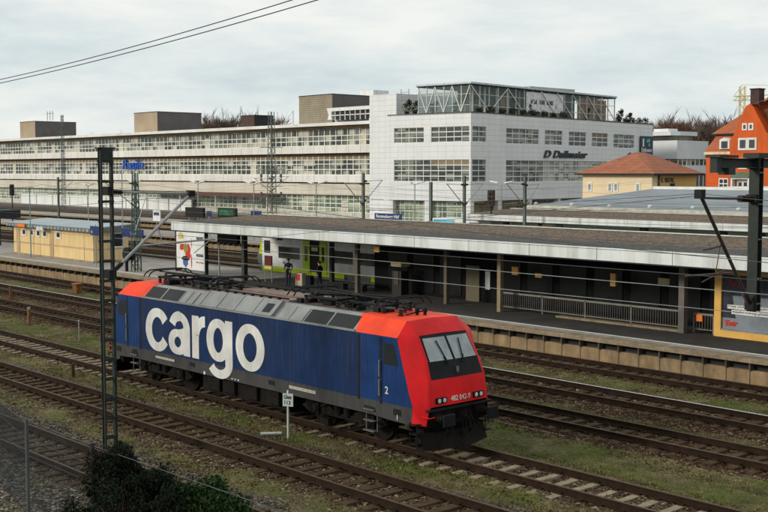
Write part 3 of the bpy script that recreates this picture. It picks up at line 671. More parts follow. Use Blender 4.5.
    letter_(ell(-1.08, 2.21, .50, .58, 0, 360, W_, w2), stroke([(-.44, 2.92), (-.44, 2.2), (-.44, 1.42)]+arc(-.99, 1.42, .55, .36, 0, -158, 20)[1:], [W_]*3+[W_-(W_-w2)*math.sin(R(158*i/20)) for i in range(1, 21)]))   # g
    letter_(ell(.78, cy, .60, ry, 0, 360, W_, w2))   # o
    # bogies
    for s in (1, -1):
        cx = s*5.2; m = MB()
        for h in (-1, 1):
            m.prism([(cx-2.0, .62), (cx-1.7, .82), (cx-.7, .82), (cx-.4, .62), (cx+.4, .62), (cx+.7, .82), (cx+1.7, .82), (cx+2.0, .62), (cx+1.7, .48), (cx-1.7, .48)], 'y', h*1.13-.07, h*1.13+.07)
            for e_ in (-1, 1):
                m.box(cx+e_*1.3-.2, cx+e_*1.3+.2, h*1.2-.09, h*1.2+.09, .46, .8)
                m.lathe((cx+e_*1.3, h*1.29, .62), [(.15, -.08), (.15, .03), (.1, .05)] if h > 0 else [(.15, .08), (.15, -.03), (.1, -.05)], 12, 'y')
                for q in (-.42, .42): m.lathe((cx+e_*1.3+q, h*1.15, .66), [(.09, -.14), (.09, .2)], 10)
            m.lathe((cx-.22, h*1.2, .6), [(.13, 0), (.13, .45)], 12); m.lathe((cx+.22, h*1.2, .6), [(.13, 0), (.13, .45)], 12)
            m.rod((cx-1.0, h*1.25, .72), (cx-.35, h*1.25, .98), .04); m.box(cx-1.0, cx-.6, h*1.2-.1, h*1.2+.1, .2, .4)
        m.box(cx-1.9, cx+1.9, -1.1, 1.1, .5, .75)
        bo = m.build('bogie', under, T)
        for e_ in (-1, 1):
            for h in (-1, 1):
                q = MB(); q.lathe((cx+e_*1.3, h*.72, .625), [(.655, -.035), (.655, 0), (.625, .01), (.622, .1), (.54, .105), (.5, .06), (.2, .08), (.14, .12)] if h > 0 else [(.655, .035), (.655, 0), (.625, -.01), (.622, -.1), (.54, -.105), (.5, -.06), (.2, -.08), (.14, -.12)], 28, 'y')
                q.build('wheel', under, bo)
    m = MB(); m.box(-2.5, 2.5, -1.2, 1.2, .28, .9)
    for x in (-2.0, -1.1, .2, 1.4): m.box(x, x+.7, -1.32, -1.2, .4, .85); m.box(x, x+.7, 1.2, 1.32, .4, .85)
    m.build('transformer', under, T, bev=.02)
    # roof equipment
    ins = [(.035, 0), (.09, .02), (.04, .05), (.09, .08), (.04, .11), (.09, .14), (.035, .17), (.035, .2)]
    rng = random.Random(5)
    for cx, d in ((-5.6, 1), (-3.3, -1), (3.4, 1), (5.5, -1)):
        p = MB()
        for x in (-.8, .8):
            p.bar((cx+x, -.62, 3.96), (cx+x, .62, 3.96), .07, .07)
        for yy in (-.55, .55): p.bar((cx-.85, yy, 3.96), (cx+.85, yy, 3.96), .07, .07)
        pb = p.build('pantograph', black, T)
        i_ = MB()
        for x in (-.8, .8):
            for yy in (-.55, .55): i_.lathe((cx+x, yy, 3.74), ins, 10)
        i_.build('insulator', brass, pb)
        a = MB(); k = cx-d*.75; e2 = cx+d*1.25
        a.rod((k, 0, 4.0), (e2, 0, 4.1), .055, 8, .04); a.rod((k, .28, 4.0), (e2-.2*d, .1, 4.04), .02)
        a.rod((e2, -.1, 4.1), (cx-d*1.05, -.42, 4.15), .026); a.rod((e2, .1, 4.1), (cx-d*1.05, .42, 4.15), .026); a.rod((e2, -.25, 4.1), (e2, .25, 4.1), .035)
        a.lathe((k+.25*d, .2, 3.95), [(.12, 0), (.12, .12)], 10); a.build('arm', black, pb)
        hd = MB(); hx = cx-d*1.1
        for q in (-.17, .17):
            pts = [(hx+q, yy, z) for yy, z in ((-.97, 3.98), (-.86, 4.12), (-.7, 4.2), (0, 4.21), (.7, 4.2), (.86, 4.12), (.97, 3.98))]; hd.path(pts, .024)
        for yy in (-.42, .42): hd.rod((hx-.2, yy, 4.17), (hx+.2, yy, 4.17), .02)
        hd.build('collector_head', black, pb)
    for x in (-6.9, -6.4, -2.6, -2.35, 2.4, 2.65, 4.45, 6.6, 7.0):
        yy = rng.choice((-.5, .35, .0)); m = MB(); m.lathe((x, yy, 3.72), [(.05, 0), (.11, .03), (.05, .07), (.11, .11), (.05, .15), (.11, .19), (.05, .23), (.05, .32)], 12)
        m.build('insulator', brass if x < 2.5 or x > 2.6 else tubes, T)
    m = MB(); m.path([(-6.9, .0, 4.03), (-4.4, .3, 4.06), (-2.5, 0, 4.02), (-2.1, .2, 3.98), (2.1, .2, 3.98), (2.5, 0, 4.02), (4.4, .3, 4.05), (6.8, 0, 4.03)], .022)
    m.path([(-2.1, -.85, 3.84), (2.05, -.85, 3.84)], .03); m.path([(-2.1, .9, 3.84), (2.05, .9, 3.84)], .03)
    for x in np.arange(-2.0, 2.0, .5): m.box(x, x+.1, -.9, -.8, 3.72, 3.86); m.box(x, x+.1, .85, .95, 3.72, 3.86)
    m.build('roof_conduit', black, T)
    m = MB()
    for i in range(34):
        x = rng.choice((rng.uniform(-6.6, -2.4), rng.uniform(2.3, 6.4))); yy = rng.uniform(-.65, .75); a, b_, c_ = rng.uniform(.06, .22), rng.uniform(.06, .16), rng.uniform(.05, .17)
        MB().box(x-a, x+a, yy-b_, yy+b_, 3.72, 3.74+c_).build('roof_equipment', black, T, bev=.015)
    for i in range(14):
        x = rng.choice((rng.uniform(-7, -2.6), rng.uniform(2.5, 6.8))); MB().path([(x, rng.uniform(-.8, .8), 3.8+rng.uniform(0, .1)), (x+rng.uniform(-.7, .7), rng.uniform(-.8, .8), 3.85+rng.uniform(0, .15)), (x+rng.uniform(-.9, .9), rng.uniform(-.8, .8), 3.76)], .022).build('cable', black, T)
    m = MB()
    for x in (7.2, 7.35): m.lathe((x, .15 if x > 7.3 else -.02, 3.7), [(.05, 0), (.05, .1), (.07, .14), (.07, .22), (.04, .26)], 10)
    m.build('horn', black, T)
    MB().rod((6.9, -.45, 3.7), (6.9, -.45, 3.92), .03).build('aerial', white, T)
    return T
loco()

# ------------------------------------------------------------------ near platform furniture
def canopy(name, label, x0, x1, y0, y1, zb, zt, cols, group='platform canopies', under_z=None):
    T = thing(name, label, 'canopy', (x0, (y0+y1)/2, .76), group=group)
    MB().prism([(y0+.09, zt-.3), (y0+.09, zt-.02), (y1+.6, zt+.3), (y1+.6, zt+.1)], 'x', x0+.12, x1).build('roof', gravel, T)
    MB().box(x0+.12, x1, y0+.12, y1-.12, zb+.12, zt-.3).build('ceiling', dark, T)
    f = MB(); f.box(x0, x1, y0-.02, y0+.09, zb, zt); f.box(x0, x0+.1, y0+.09, y1-.09, zb, zt); f.build('fascia', fascia, T)
    MB().box(x0, x1, y1+.6, y1+.68, zb+.4, zt+.34).build('rear_fascia', fascia, T)
    MB().rod((x0+.3, y0-.08, zb-.02), (x1, y0-.08, zb-.02), .035).build('gutter', darkgrey, T)
    d = MB(); 
    for xx in np.arange(x0+.3, x1, 4.0): d.box(xx, xx+.015, y0-.027, y0-.02, zb, zt)
    d.build('fascia_joint', darkgrey, T)['kind'] = 'stuff'
    for cx, cy, mt, w_ in cols:
        MB().box(cx-w_/2, cx+w_/2, cy-w_/2, cy+w_/2, .76, zb+.15).build('column', mt, T, bev=.01)
    m = MB(); 
    ys = sorted({round(c[1], 1) for c in cols})
    for yy in ys: m.box(x0+.2, x1, yy-.1, yy+.1, zb-.12, zb+.13)
    m.build('beam', darkgrey, T)
    return T
colm = M('column_brown', (.11, .085, .06), .7, 0, .2, 2)
colg = M('column_dark', (.035, .034, .032), .7, 0, .2, 2)
cols = [(-35.9, 20.6, darkgrey, .14), (-30.95, 20.4, colg, .3), (-19.7, 20.6, colm, .24), (-12.5, 20.8, colm, .22), (-8.2, 20.4, M('column_beige', (.25, .19, .115), .7, 0, .15, 2), .24), (2.5, 20.7, M('column_grey', (.13, .12, .11), .7), .3)]
cols += [(x, 24.2, colg, .25) for x in (-26.5, -19.2, -12, -4.5, 3)] + [(9.5, 20.6, colm, .24), (16.5, 20.6, colm, .24)]
canopy('platform_canopy', 'long canopy with white fascia and brown gravel roof on the nearest platform', -36.9, 22, 18.5, 25.6, 3.95, 4.53, cols)
# dark back wall added to close off light under the canopy
T = thing('canopy_back_closure', 'dark back wall added to close off light under the nearest canopy', 'building', (-6, 24, .76))
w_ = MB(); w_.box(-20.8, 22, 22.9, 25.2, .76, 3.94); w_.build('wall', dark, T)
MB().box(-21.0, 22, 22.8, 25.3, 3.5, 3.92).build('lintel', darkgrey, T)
MB().box(-12.95, -11.95, 22.78, 22.89, .77, 2.75).build('door', M('beige_panel', (.13, .11, .07), .7, 0, .1, 2), T)
MB().box(-11.55, -11.2, 22.84, 22.89, 1.5, 2.5).build('poster', white, T)
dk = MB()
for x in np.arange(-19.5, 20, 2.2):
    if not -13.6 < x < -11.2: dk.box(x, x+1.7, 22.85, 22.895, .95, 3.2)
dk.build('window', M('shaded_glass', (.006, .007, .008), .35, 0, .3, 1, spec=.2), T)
T = thing('lit_signboard', 'pale lit column kiosk in the dark under the canopy, left of the beige door', 'signboard', (-17.4, 21.8, .76))  # a sign with lights, built as a dark cabinet with a cream header
MB().box(-17.8, -17.0, 21.6, 22.2, .76, 2.2).build('cabinet', M('signboard_dark', (.02, .017, .015), .6), T, bev=.02)
MB().box(-17.85, -16.95, 21.55, 22.25, 2.45, 2.72).build('header', M('sign_cream', (.42, .33, .18), .6), T, bev=.02)
MB().box(-17.6, -17.2, 21.56, 21.6, 1.4, 2.2).build('screen', M('signboard_screen', (.05, .045, .04), .4), T)
# small yellow signs hung under the canopy
for i, (x, y, z, w_, h_, lb) in enumerate(((-16.5, 19.3, 3.62, .42, .32, 'small yellow track sign hanging at the canopy edge above the red cab'), (-8.6, 22, 2.75, .42, .42, 'yellow sign hanging in the dark right of the beige column'),
        (-7.0, 22, 2.62, .42, .22, 'narrow yellow sign hanging beside the small red lamp'), (-2.3, 22, 2.72, .3, .62, 'tall yellow sign hanging above the long railing'), (.6, 22, 2.85, .62, .3, 'wide cream sign with a white stripe hanging left of the grey column'))):
    T = thing('hanging_sign', lb, 'sign', (x, y, z), group='yellow signs under the near canopy')
    MB().box(x-w_/2, x+w_/2, y-.05, y+.05, z-h_/2, z+h_/2).build('panel', yellow if i < 4 else M('sign_cream', (.4, .3, .2)), T)
    m = MB()
    for q in (-.3, .3): m.rod((x+w_*q, y, z+h_/2), (x+w_*q, y, 4.0), .015)
    m.build('hanger', darkgrey, T)
# railing around the stairs
railm = M('railing_grey', (.2, .19, .165), .7, .1, .2, 3)
def railing(x0, x1, y, z0, z1, label, plinth=None):
    T = thing('railing', label, 'railing', (x0, y, .76), group='railings on the near platform')
    m = MB(); m.bar((x0, y, z1), (x1, y, z1), .06, .09); m.bar((x0, y, z0+.08), (x1, y, z0+.08), .04, .04); m.build('rail', railm, T)
    n = int((x1-x0)/.135); k = 0
    for i in range(n+1):
        x = x0+(x1-x0)*i/n
        if i % 20 == 0 or i == n:
            MB().box(x-.03, x+.03, y-.03, y+.03, .76, z1).build('post', railm, T)
        else: MB().rod((x, y, z0+.08), (x, y, z1-.03), .011, 5, cap=False).build('baluster', railm, T)
    if plinth: MB().box(plinth[0], plinth[1], y-.5, y-.1, .76, .86).build('plinth', kerb, T, bev=.01)
railing(-8.75, 2.2, 21.2, .86, 1.66, 'long pale metal railing around the dark stairwell', (-4.8, 2.3))
railing(2.75, 3.75, 21.2, .86, 1.62, 'short railing with an orange notice next to the yellow billboard frame')
T = tag(MB().box(2.9, 3.22, 21.12, 21.15, 1.3, 1.6).build('notice', orangepaint), 'small orange notice fixed to the short railing', 'sign')
# billboard right
T = thing('billboard', 'large billboard in a yellow frame with a dark bag on a grey poster', 'billboard', (6.3, 20.9, .7))
m = MB(); m.box(3.95, 4.28, 20.9, 21.3, .76, 3.75); m.box(4.28, 8.6, 20.9, 21.3, .76, 1.06); m.box(8.6, 8.95, 20.9, 21.3, .76, 3.75); m.box(4.28, 8.6, 20.9, 21.3, 3.5, 3.75); m.build('frame', yellow, T)
ps = MB().box(4.28, 8.6, 21.0, 21.1, 1.06, 3.5).build('poster', M('poster_grey', (.2, .23, .26), .35, 0, .3, .8), T)
MB().box(4.28, 8.6, 20.93, 21.0, 1.06, 1.14).build('ledge', steel, T)
m = MB(); m.quad((4.29, 20.992, 2.6), (8.59, 20.992, 2.6), (8.59, 20.992, 3.49), (4.29, 20.992, 3.49)); m.quad((4.29, 20.991, 1.62), (4.95, 20.991, 1.62), (4.75, 20.991, 2.7), (4.29, 20.991, 2.7)); m.build('poster_print', M('poster_dark', (.03, .035, .05), .35, 0, .6, 2), ps)
m = MB(); m.box(4.55, 6.65, 20.985, 20.99, 2.02, 2.2); m.box(4.75, 6.9, 20.985, 20.99, 1.8, 1.98); m.build('poster_strip', white, ps)
text('Das richtige Gepäck', .15, 'poster_text', black, ps, (4.6, 20.983, 2.06), (1, 0, 0), (0, 0, 1), .001, 0, .002, (2.0, .13))
text('macht richtig glücklich.', .15, 'poster_text', black, ps, (4.8, 20.983, 1.83), (1, 0, 0), (0, 0, 1), .001, 0, .002, (2.0, .13))
text('Tour', .3, 'poster_text', redpaint, ps, (4.45, 20.98, 1.25), (1, 0, .05), (-.1, 0, 1), .001, .3, .02, (.62, .26))
text('Reise-Zeit', .3, 'poster_text', M('poster_red', (.3, .02, .05), .4), ps, (4.6, 20.98, 3.0), (1, 0, 0), (0, 0, 1), .001, 0, .01, (1.4, .28))
m = MB(); m.prism([(6.75, 1.5), (6.95, 1.3), (7.9, 1.2), (8.5, 1.35), (8.5, 1.75), (7.6, 1.85), (7.0, 1.78)], 'y', 20.97, 20.989); m.prism([(7.3, 1.8), (7.5, 2.5), (8.0, 2.9), (8.5, 2.7), (8.5, 1.9), (8.2, 2.4), (7.75, 2.4), (7.6, 1.8)], 'y', 20.975, 20.988); m.build('poster_bag', M('poster_navy', (.012, .018, .03), .4), ps)
m = MB(); m.box(6.95, 7.12, 20.965, 20.969, 1.45, 1.65); m.build('poster_tag', white, ps)
# left poster wall
T = thing('poster_wall', 'white free-standing poster wall with red and green print at the canopy end', 'poster wall', (-38.4, 21, .76))
pb = MB().box(-40.3, -36.45, 20.96, 21.08, .98, 3.62).build('board', white, T)
m = MB()
for x in (-40.4, -36.4): m.box(x-.07, x+.07, 20.95, 21.09, .76, 3.7)
m.build('post', darkgrey, T)
def blob(cx, cz, rx, rz, n=12, seed=0, jag=.25, y=20.952):
    r = random.Random(seed); return [(cx+rx*(1+r.uniform(-jag, jag))*math.cos(2*math.pi*i/n), y, cz+rz*(1+r.uniform(-jag, jag))*math.sin(2*math.pi*i/n)) for i in range(n)]
for cx, cz, rx, rz, mt, sd in ((-38.75, 2.2, .35, .6, redpaint, 1), (-39.5, 2.55, .35, .25, redpaint, 2), (-39.05, 2.5, .3, .3, M('poster_olive', (.25, .25, .05), .4), 3), (-39.7, 3.35, .4, .25, M('poster_gold', (.5, .42, .15), .4), 4),
        (-39.1, 1.45, .32, .3, M('poster_blue', (.08, .12, .3), .3), 5), (-39.1, 1.75, .5, .16, black, 6), (-38.3, 1.6, .07, .5, redpaint, 7), (-38.3, 2.9, .05, .35, redpaint, 8)):
    q = MB(); q.quad(*blob(cx, cz, rx, rz, seed=sd, y=20.955-.001*sd)); q.build('poster_print', mt, pb)
text('BAHN', .3, 'poster_text', bluesign, pb, (-37.6, 20.94, 3.1), (1, 0, 0), (0, 0, 1), .001, 0, .01, (.8, .26))
text('REISE', .3, 'poster_text', bluesign, pb, (-37.65, 20.94, 1.95), (1, 0, 0), (0, 0, 1), .001, 0, .01, (.9, .2))
text('Ab ins Blaue', .2, 'poster_text', redpaint, pb, (-37.7, 20.94, 1.5), (1, 0, 0), (0, 0, 1), .001, 0, .004, (1.0, .12))
# hanging departure display at the canopy end
T = thing('departure_display', 'black departure display hanging under the end of the near canopy', 'display', (-33.6, 21, 3.0))
MB().box(-34.85, -32.45, 20.85, 21.15, 3.08, 3.72).build('case', black, T, bev=.02); m = MB()
for x in (-34.3, -33.0): m.rod((x, 21, 3.7), (x, 21, 4.05), .03)
m.build('hanger', darkgrey, T)
def thinpole(x, y, z0, z1, name, label, cat, mt=tubes, r=.06, group=None):
    T = thing(name, label, cat, (x, y, z0), group=group); MB().rod((x, y, z0), (x, y, z1), r, 8, r*.75).build('pole', mt, T); return T
thinpole(-35.0, 21.1, .76, 3.95, 'support_pole', 'thin pale pole right of the white poster wall', 'pole')
# sign on two legs
T = thing('notice_stand', 'maroon and yellow notice on two thin legs on the platform', 'sign', (-29.1, 21, .76))
MB().box(-29.5, -28.72, 20.96, 21.04, 1.85, 2.48).build('panel', M('maroon', (.1, .015, .012), .6), T); MB().box(-29.5, -28.72, 20.95, 21.05, 1.62, 1.83).build('panel', M('yel2', (.6, .5, .1), .6), T)
for x in (-29.48, -28.74): MB().rod((x, 21, .76), (x, 21, 1.85), .03).build('leg', tubes, T)
# bin
T = thing('litter_bin', 'pale litter bin with a red panel between the two waiting people', 'bin', (-25.4, 20.8, .76))
MB().box(-25.75, -25.05, 20.6, 21.0, .8, 1.62).build('case', M('bin_beige', (.42, .36, .26), .6), T, bev=.05)
MB().box(-25.6, -25.25, 20.58, 20.6, 1.15, 1.52).build('panel', redpaint, T)
MB().box(-25.7, -25.1, 20.65, 20.95, .76, .8).build('foot', darkgrey, T)
# bench
T = thing('bench', 'dark metal bench on the platform right of the waiting people', 'bench', (-21, 21.5, .76))
MB().box(-22.3, -19.9, 21.3, 21.75, 1.18, 1.23).build('seat', darkgrey, T, bev=.01); MB().box(-22.3, -19.9, 21.74, 21.79, 1.3, 1.65).build('backrest', darkgrey, T, bev=.01)
for x in (-22.0, -20.2): MB().box(x-.04, x+.04, 21.35, 21.75, .76, 1.18).build('leg', darkgrey, T)
# people ---------------------------------------------------------------
def person(x, y, rz, label, pose):
    T = thing('person', label, 'person', (x, y, .765), rz)
    J = pose; names = list(J); idx = {n: i for i, n in enumerate(names)}
    E_ = [('pel', 'wai'), ('wai', 'che'), ('che', 'nec'), ('nec', 'hdb'), ('hdb', 'hdm'), ('hdm', 'hdt'), ('hdm', 'nose')]
    for s in 'lr': E_ += [('pel', 'hip'+s), ('hip'+s, 'kne'+s), ('kne'+s, 'ank'+s), ('ank'+s, 'toe'+s), ('che', 'sho'+s), ('sho'+s, 'elb'+s), ('elb'+s, 'wri'+s), ('wri'+s, 'pal'+s)]+[('pal'+s, f'f{k}'+s) for k in range(5)]
    rad = {'pel': .15, 'wai': .14, 'che': .165, 'nec': .06, 'hdb': .07, 'hdm': .095, 'hdt': .07, 'nose': .02, 'hip': .095, 'kne': .062, 'ank': .045, 'toe': .04, 'sho': .075, 'elb': .047, 'wri': .032, 'pal': .035, 'f': .009}
    me = bpy.data.meshes.new('body'); me.from_pydata([J[n][:3] for n in names], [(idx[a], idx[b]) for a, b in E_], [])
    o = bpy.data.objects.new('body', me); COL.objects.link(o)
    sk = o.modifiers.new('s', 'SKIN'); lay = me.skin_vertices[0] if me.skin_vertices else None
    if lay is None:
        bm = bmesh.new(); bm.from_mesh(me); bm.verts.layers.skin.verify(); bm.to_mesh(me); bm.free(); lay = me.skin_vertices[0]
    for n in names:
        k = n if n in rad else (n[:3] if n[:3] in rad else 'f'); lay.data[idx[n]].radius = (rad[k], rad[k]*(.75 if n in ('che', 'wai', 'pel') else 1)); lay.data[idx[n]].use_root = n == 'pel'
    sb = o.modifiers.new('u', 'SUBSURF'); sb.levels = 1; sb.render_levels = 2
    dg = bpy.context.evaluated_depsgraph_get(); m2 = bpy.data.meshes.new_from_object(o.evaluated_get(dg)); bpy.data.objects.remove(o)
    m2.materials.clear()
    for q in (skin, cloth, jeans, black): m2.materials.append(q)
    for p in m2.polygons:
        c = p.center; z = c.z
        k = 0
        if z < .1: k = 3
        elif z < .9: k = 2
        elif z < 1.5: k = 1
        hand = any((c-Vector(J['pal'+s][:3])).length < .13 for s in 'lr')
        if hand: k = 0
        p.material_index = k; p.use_smooth = True
    b = bpy.data.objects.new('body', m2); COL.objects.link(b); b.parent = T; ORG['body'] = ORG[T.name]
    hm = MB(); c = J['hdm']; hm.lathe((c[0], c[1]+.02, c[2]-.02), [(.085, 0), (.112, .05), (.1, .1), (.06, .14), (.01, .155)], 14); h = hm.build('hair', hair, T, local=True, smooth=True)
    e = MB()
    for q in (-.035, .035): e.lathe((c[0]+q, c[1]-.097, c[2]+.0), [(.008, -.008), (.012, 0), (.008, .008)], 8)
    e.build('eye', black, T, local=True)
    return T
def pose(step=0, armbend=.15, hip=0):
    J = {'pel': (0, 0, .95), 'wai': (0, 0, 1.1), 'che': (0, 0, 1.32), 'nec': (0, -.01, 1.49), 'hdb': (0, -.02, 1.55), 'hdm': (0, -.03, 1.64), 'hdt': (0, -.02, 1.72), 'nose': (0, -.14, 1.62)}
    for s, k in (('l', -1), ('r', 1)):
        d = step*k
        J['hip'+s] = (k*.1, 0, .9); J['kne'+s] = (k*.11, -.03-d*.5, .5); J['ank'+s] = (k*.12, .0-d, .08); J['toe'+s] = (k*.13, -.15-d, .04)
        J['sho'+s] = (k*.2, 0, 1.42); J['elb'+s] = (k*.28, .03, 1.14); J['wri'+s] = (k*.24, -armbend, .92+armbend*.6); J['pal'+s] = (k*.23, -armbend-.03, .85+armbend*.7)
        for f in range(5):
            J[f'f{f}'+s] = (k*(.20+.018*f) if f else k*.18, -armbend-.045-.01*f, .76+armbend*.7+(0 if f in (2, 3) else .015)) if f else (k*.19, -armbend-.09, .82+armbend*.7)
    return J
person(-25.9, 20.2, R(25), 'person in a dark jacket and jeans standing left of the litter bin', pose(.05, .2))
person(-22.9, 20.3, R(-70), 'person in dark clothes standing in front of the open train door', pose(.1, .1))
T = thing('suitcase', 'dark suitcase standing right of the litter bin', 'suitcase', (-24.5, 20.8, .76))
MB().box(-24.75, -24.25, 20.65, 20.95, .8, 1.5).build('case', cloth, T, bev=.05); MB().path([(-24.62, 20.8, 1.5), (-24.62, 20.8, 1.85), (-24.38, 20.8, 1.85), (-24.38, 20.8, 1.5)], .015).build('handle', black, T)
# hut -------------------------------------------------------------------
T = thing('platform_hut', 'cream rendered service hut with a pale metal roof on the left of the near platform', 'hut', (-58, 22, .76))
MB().box(-65.5, -50.9, 19.9, 23.0, .76, 3.3).build('wall', cream, T)
MB().box(-65.53, -50.87, 19.87, 23.03, .76, .9).build('plinth', M('plinth', (.3, .24, .17), .9), T)
m = MB(); m.add([(-66.1, 19.5, 3.52), (-50.4, 19.5, 3.52), (-50.4, 23.3, 3.8), (-66.1, 23.3, 3.8), (-66.1, 19.5, 3.46), (-50.4, 19.5, 3.46), (-50.4, 23.3, 3.73), (-66.1, 23.3, 3.73)], [(0, 1, 2, 3), (7, 6, 5, 4), (0, 4, 5, 1), (1, 5, 6, 2), (2, 6, 7, 3), (3, 7, 4, 0)]); rf = m.build('roof', greyroof, T)
fm = MB(); fm.box(-66.1, -50.4, 19.46, 19.56, 3.22, 3.45); fm.add([(-50.48, 19.56, 3.22), (-50.48, 23.3, 3.25), (-50.48, 23.3, 3.72), (-50.48, 19.56, 3.45), (-50.38, 19.56, 3.22), (-50.38, 23.3, 3.25), (-50.38, 23.3, 3.72), (-50.38, 19.56, 3.45)], [(0, 1, 2, 3), (7, 6, 5, 4), (0, 4, 5, 1), (2, 6, 7, 3)])
fm.build('fascia', M('fascia_slate', (.12, .15, .17), .6), T)
sm = MB()
for x in np.arange(-66, -50.5, .62): sm.box(x, x+.3, 19.445, 19.46, 3.23, 3.44)
sm.build('fascia_seam', M('seam', (.3, .33, .33), .5), rf)['kind'] = 'stuff'
winw = M('hut_window_frame', (.7, .66, .58), .6)
for x0, x1 in ((-63.8, -62.9), (-62.1, -61.4), (-61.0, -60.15), (-59.8, -58.9), (-57.3, -56.35)):
    f_ = MB(); f_.box(x0, x1, 19.86, 19.9, 2.42, 3.08); f = f_.build('window', winw, T); MB().box(x0+.22, x1-.2, 19.845, 19.858, 2.56, 2.95).build('pane', glassdark, f)
for x0, x1 in ((-64.9, -64.2), (-58.45, -57.75)): MB().box(x0, x1, 19.87, 19.9, .9, 3.0).build('door', M('door_tan', (.45, .32, .17), .7), T)
f_ = MB(); f_.box(-50.9, -50.85, 21.3, 22.6, 1.9, 3.1); f = f_.build('window', winw, T); MB().box(-50.86, -50.83, 21.42, 22.48, 2.02, 3.0).build('pane', glassdark, f)
m = MB(); m.box(-65.5, -50.9, 19.885, 19.9, 1.78, 1.81); m.box(-50.9, -50.885, 19.9, 23.0, 1.78, 1.81)
for x in (-52.4, -61.5): m.box(x, x+.03, 19.885, 19.9, .9, 3.2)
m.build('joint', M('joint', (.3, .19, .1), .8), T)
T = tag(MB().box(-63.45, -62.0, 19.3, 19.4, 3.22, 3.5).build('sign', orangepaint), 'small orange sign on the edge of the hut roof', 'sign')
T = tag(MB().box(-59.7, -58.5, 19.3, 19.4, 3.08, 3.36).build('sign', M('sign_pale', (.5, .6, .65), .5)), 'small pale blue sign on the edge of the hut roof', 'sign')
# platform signs on poles
T = thinpole(-48.55, 18.9, .76, 3.9, 'platform_sign', 'dark blue sign on a pole behind the big green mast', 'sign', r=.05)
MB().box(-49.35, -47.7, 18.85, 18.95, 3.08, 3.78).build('panel', bluesign, T, bev=.02); text('4', .4, 'number', white, T, (-49.15, 18.84, 3.2), (1, 0, 0), (0, 0, 1), .002)
T = thinpole(-47.25, 20.5, .76, 8.3, 'sign_pole', 'tall thin pole carrying a dark blue platform sign right of the hut', 'pole', r=.05)
MB().box(-47.4, -44.2, 20.45, 20.55, 3.0, 3.62).build('panel', bluesign, T, bev=.02); text('Gleis 4 5', .3, 'number', white, T, (-46.0, 20.44, 3.2), (1, 0, 0), (0, 0, 1), .002)
T = thinpole(-60.6, 19.2, .76, 6.6, 'lamp_post', 'slim blue-grey lamp post in front of the hut', 'lamp post', M('bluegrey', (.15, .26, .3), .5), .055)
MB().box(-60.9, -60.3, 19.0, 19.4, 6.55, 6.65).build('lamp_head', tubes, T)
T = thing('platform_shelter', 'dark flat roofed shelter at the far left end of the near platform', 'shelter', (-80, 23.5, .76))
MB().box(-90, -76, 22, 25.3, 3.45, 4.2).build('roof', M('shelter_roof', (.02, .025, .032), .6), T)
for x in (-88, -82, -77): MB().rod((x, 23.6, .76), (x, 23.6, 3.5), .1).build('post', colg, T)
# line side furniture
T = thing('kilometre_sign', 'small white sign with black writing on a white post beside the locomotive', 'sign', (3.44, -1.95, -.25))
MB().rod((3.44, -1.95, -.3), (3.44, -1.95, .72), .035).build('post', M('post_white', (.45, .47, .46), .6), T)
pn = MB().bar((3.3, -2.04, .9), (3.6, -1.87, .9), .02, .4).build('panel', M('panel_white', (.5, .56, .53), .5), T)
xd = Vector((.3, .17, 0)).normalized(); nn = Vector((xd.y, -xd.x, 0))*.015
text('Gleis', .14, 'sign_text', black, T, Vector((3.33, -2.02, .93))+nn, xd, (0, 0, 1), .001, 0, .004, (.26, .12))
text('113', .16, 'sign_text', black, T, Vector((3.35, -2.01, .75))+nn, xd, (0, 0, 1), .001, 0, .004, (.2, .13))
MB().box(3.42, 3.46, -1.97, -1.93, 1.1, 1.2).build('cap', white, T)
tag(MB().rod((2.75, -2.5, -.2), (3.1, -1.95, -.2), .05, 10).build('pipe_stub', M('post_white', (.45, .47, .46))), 'short white pipe lying in the grass left of the small sign', 'pipe')
T = thing('track_box', 'rust orange track side box at the foot of the platform', 'box', (-40, 13.0, -.3)); MB().box(-40.35, -39.75, 12.8, 13.2, -.3, .35).build('case', rust, T, bev=.03); MB().box(-40.4, -39.7, 12.75, 13.25, .35, .4).build('lid', M('rust_orange', (.35, .12, .03), .8), T)
for i, (x, y, h, mt, lb) in enumerate(((-39.8, 8.2, .8, rust, 'rusty stump between two tracks at the far left'), (-27.9, 4.0, .75, M('stump_pale', (.3, .27, .24), .8), 'pale short post in the grass behind the loco track'), (-27.2, 3.7, .7, rust, 'rusty short post next to the pale post'), (-10.8, -2.0, .45, wood, 'low wooden stump in front of the locomotive tail'), (-19.9, 2.9, .9, tubes, 'thin short rod in the bright grass'))):
    T = thing('marker_post', lb, 'post', (x, y, -.3), group='short posts between the tracks'); MB().rod((x, y, -.3), (x, y, h-.25), .03 if i == 4 else .08, 8).build('post', mt, T); MB().lathe((x, y, h-.27), [(.05 if i == 4 else .1, 0), (.05 if i == 4 else .1, .06), (.03, .08)], 8).build('cap', mt, T)

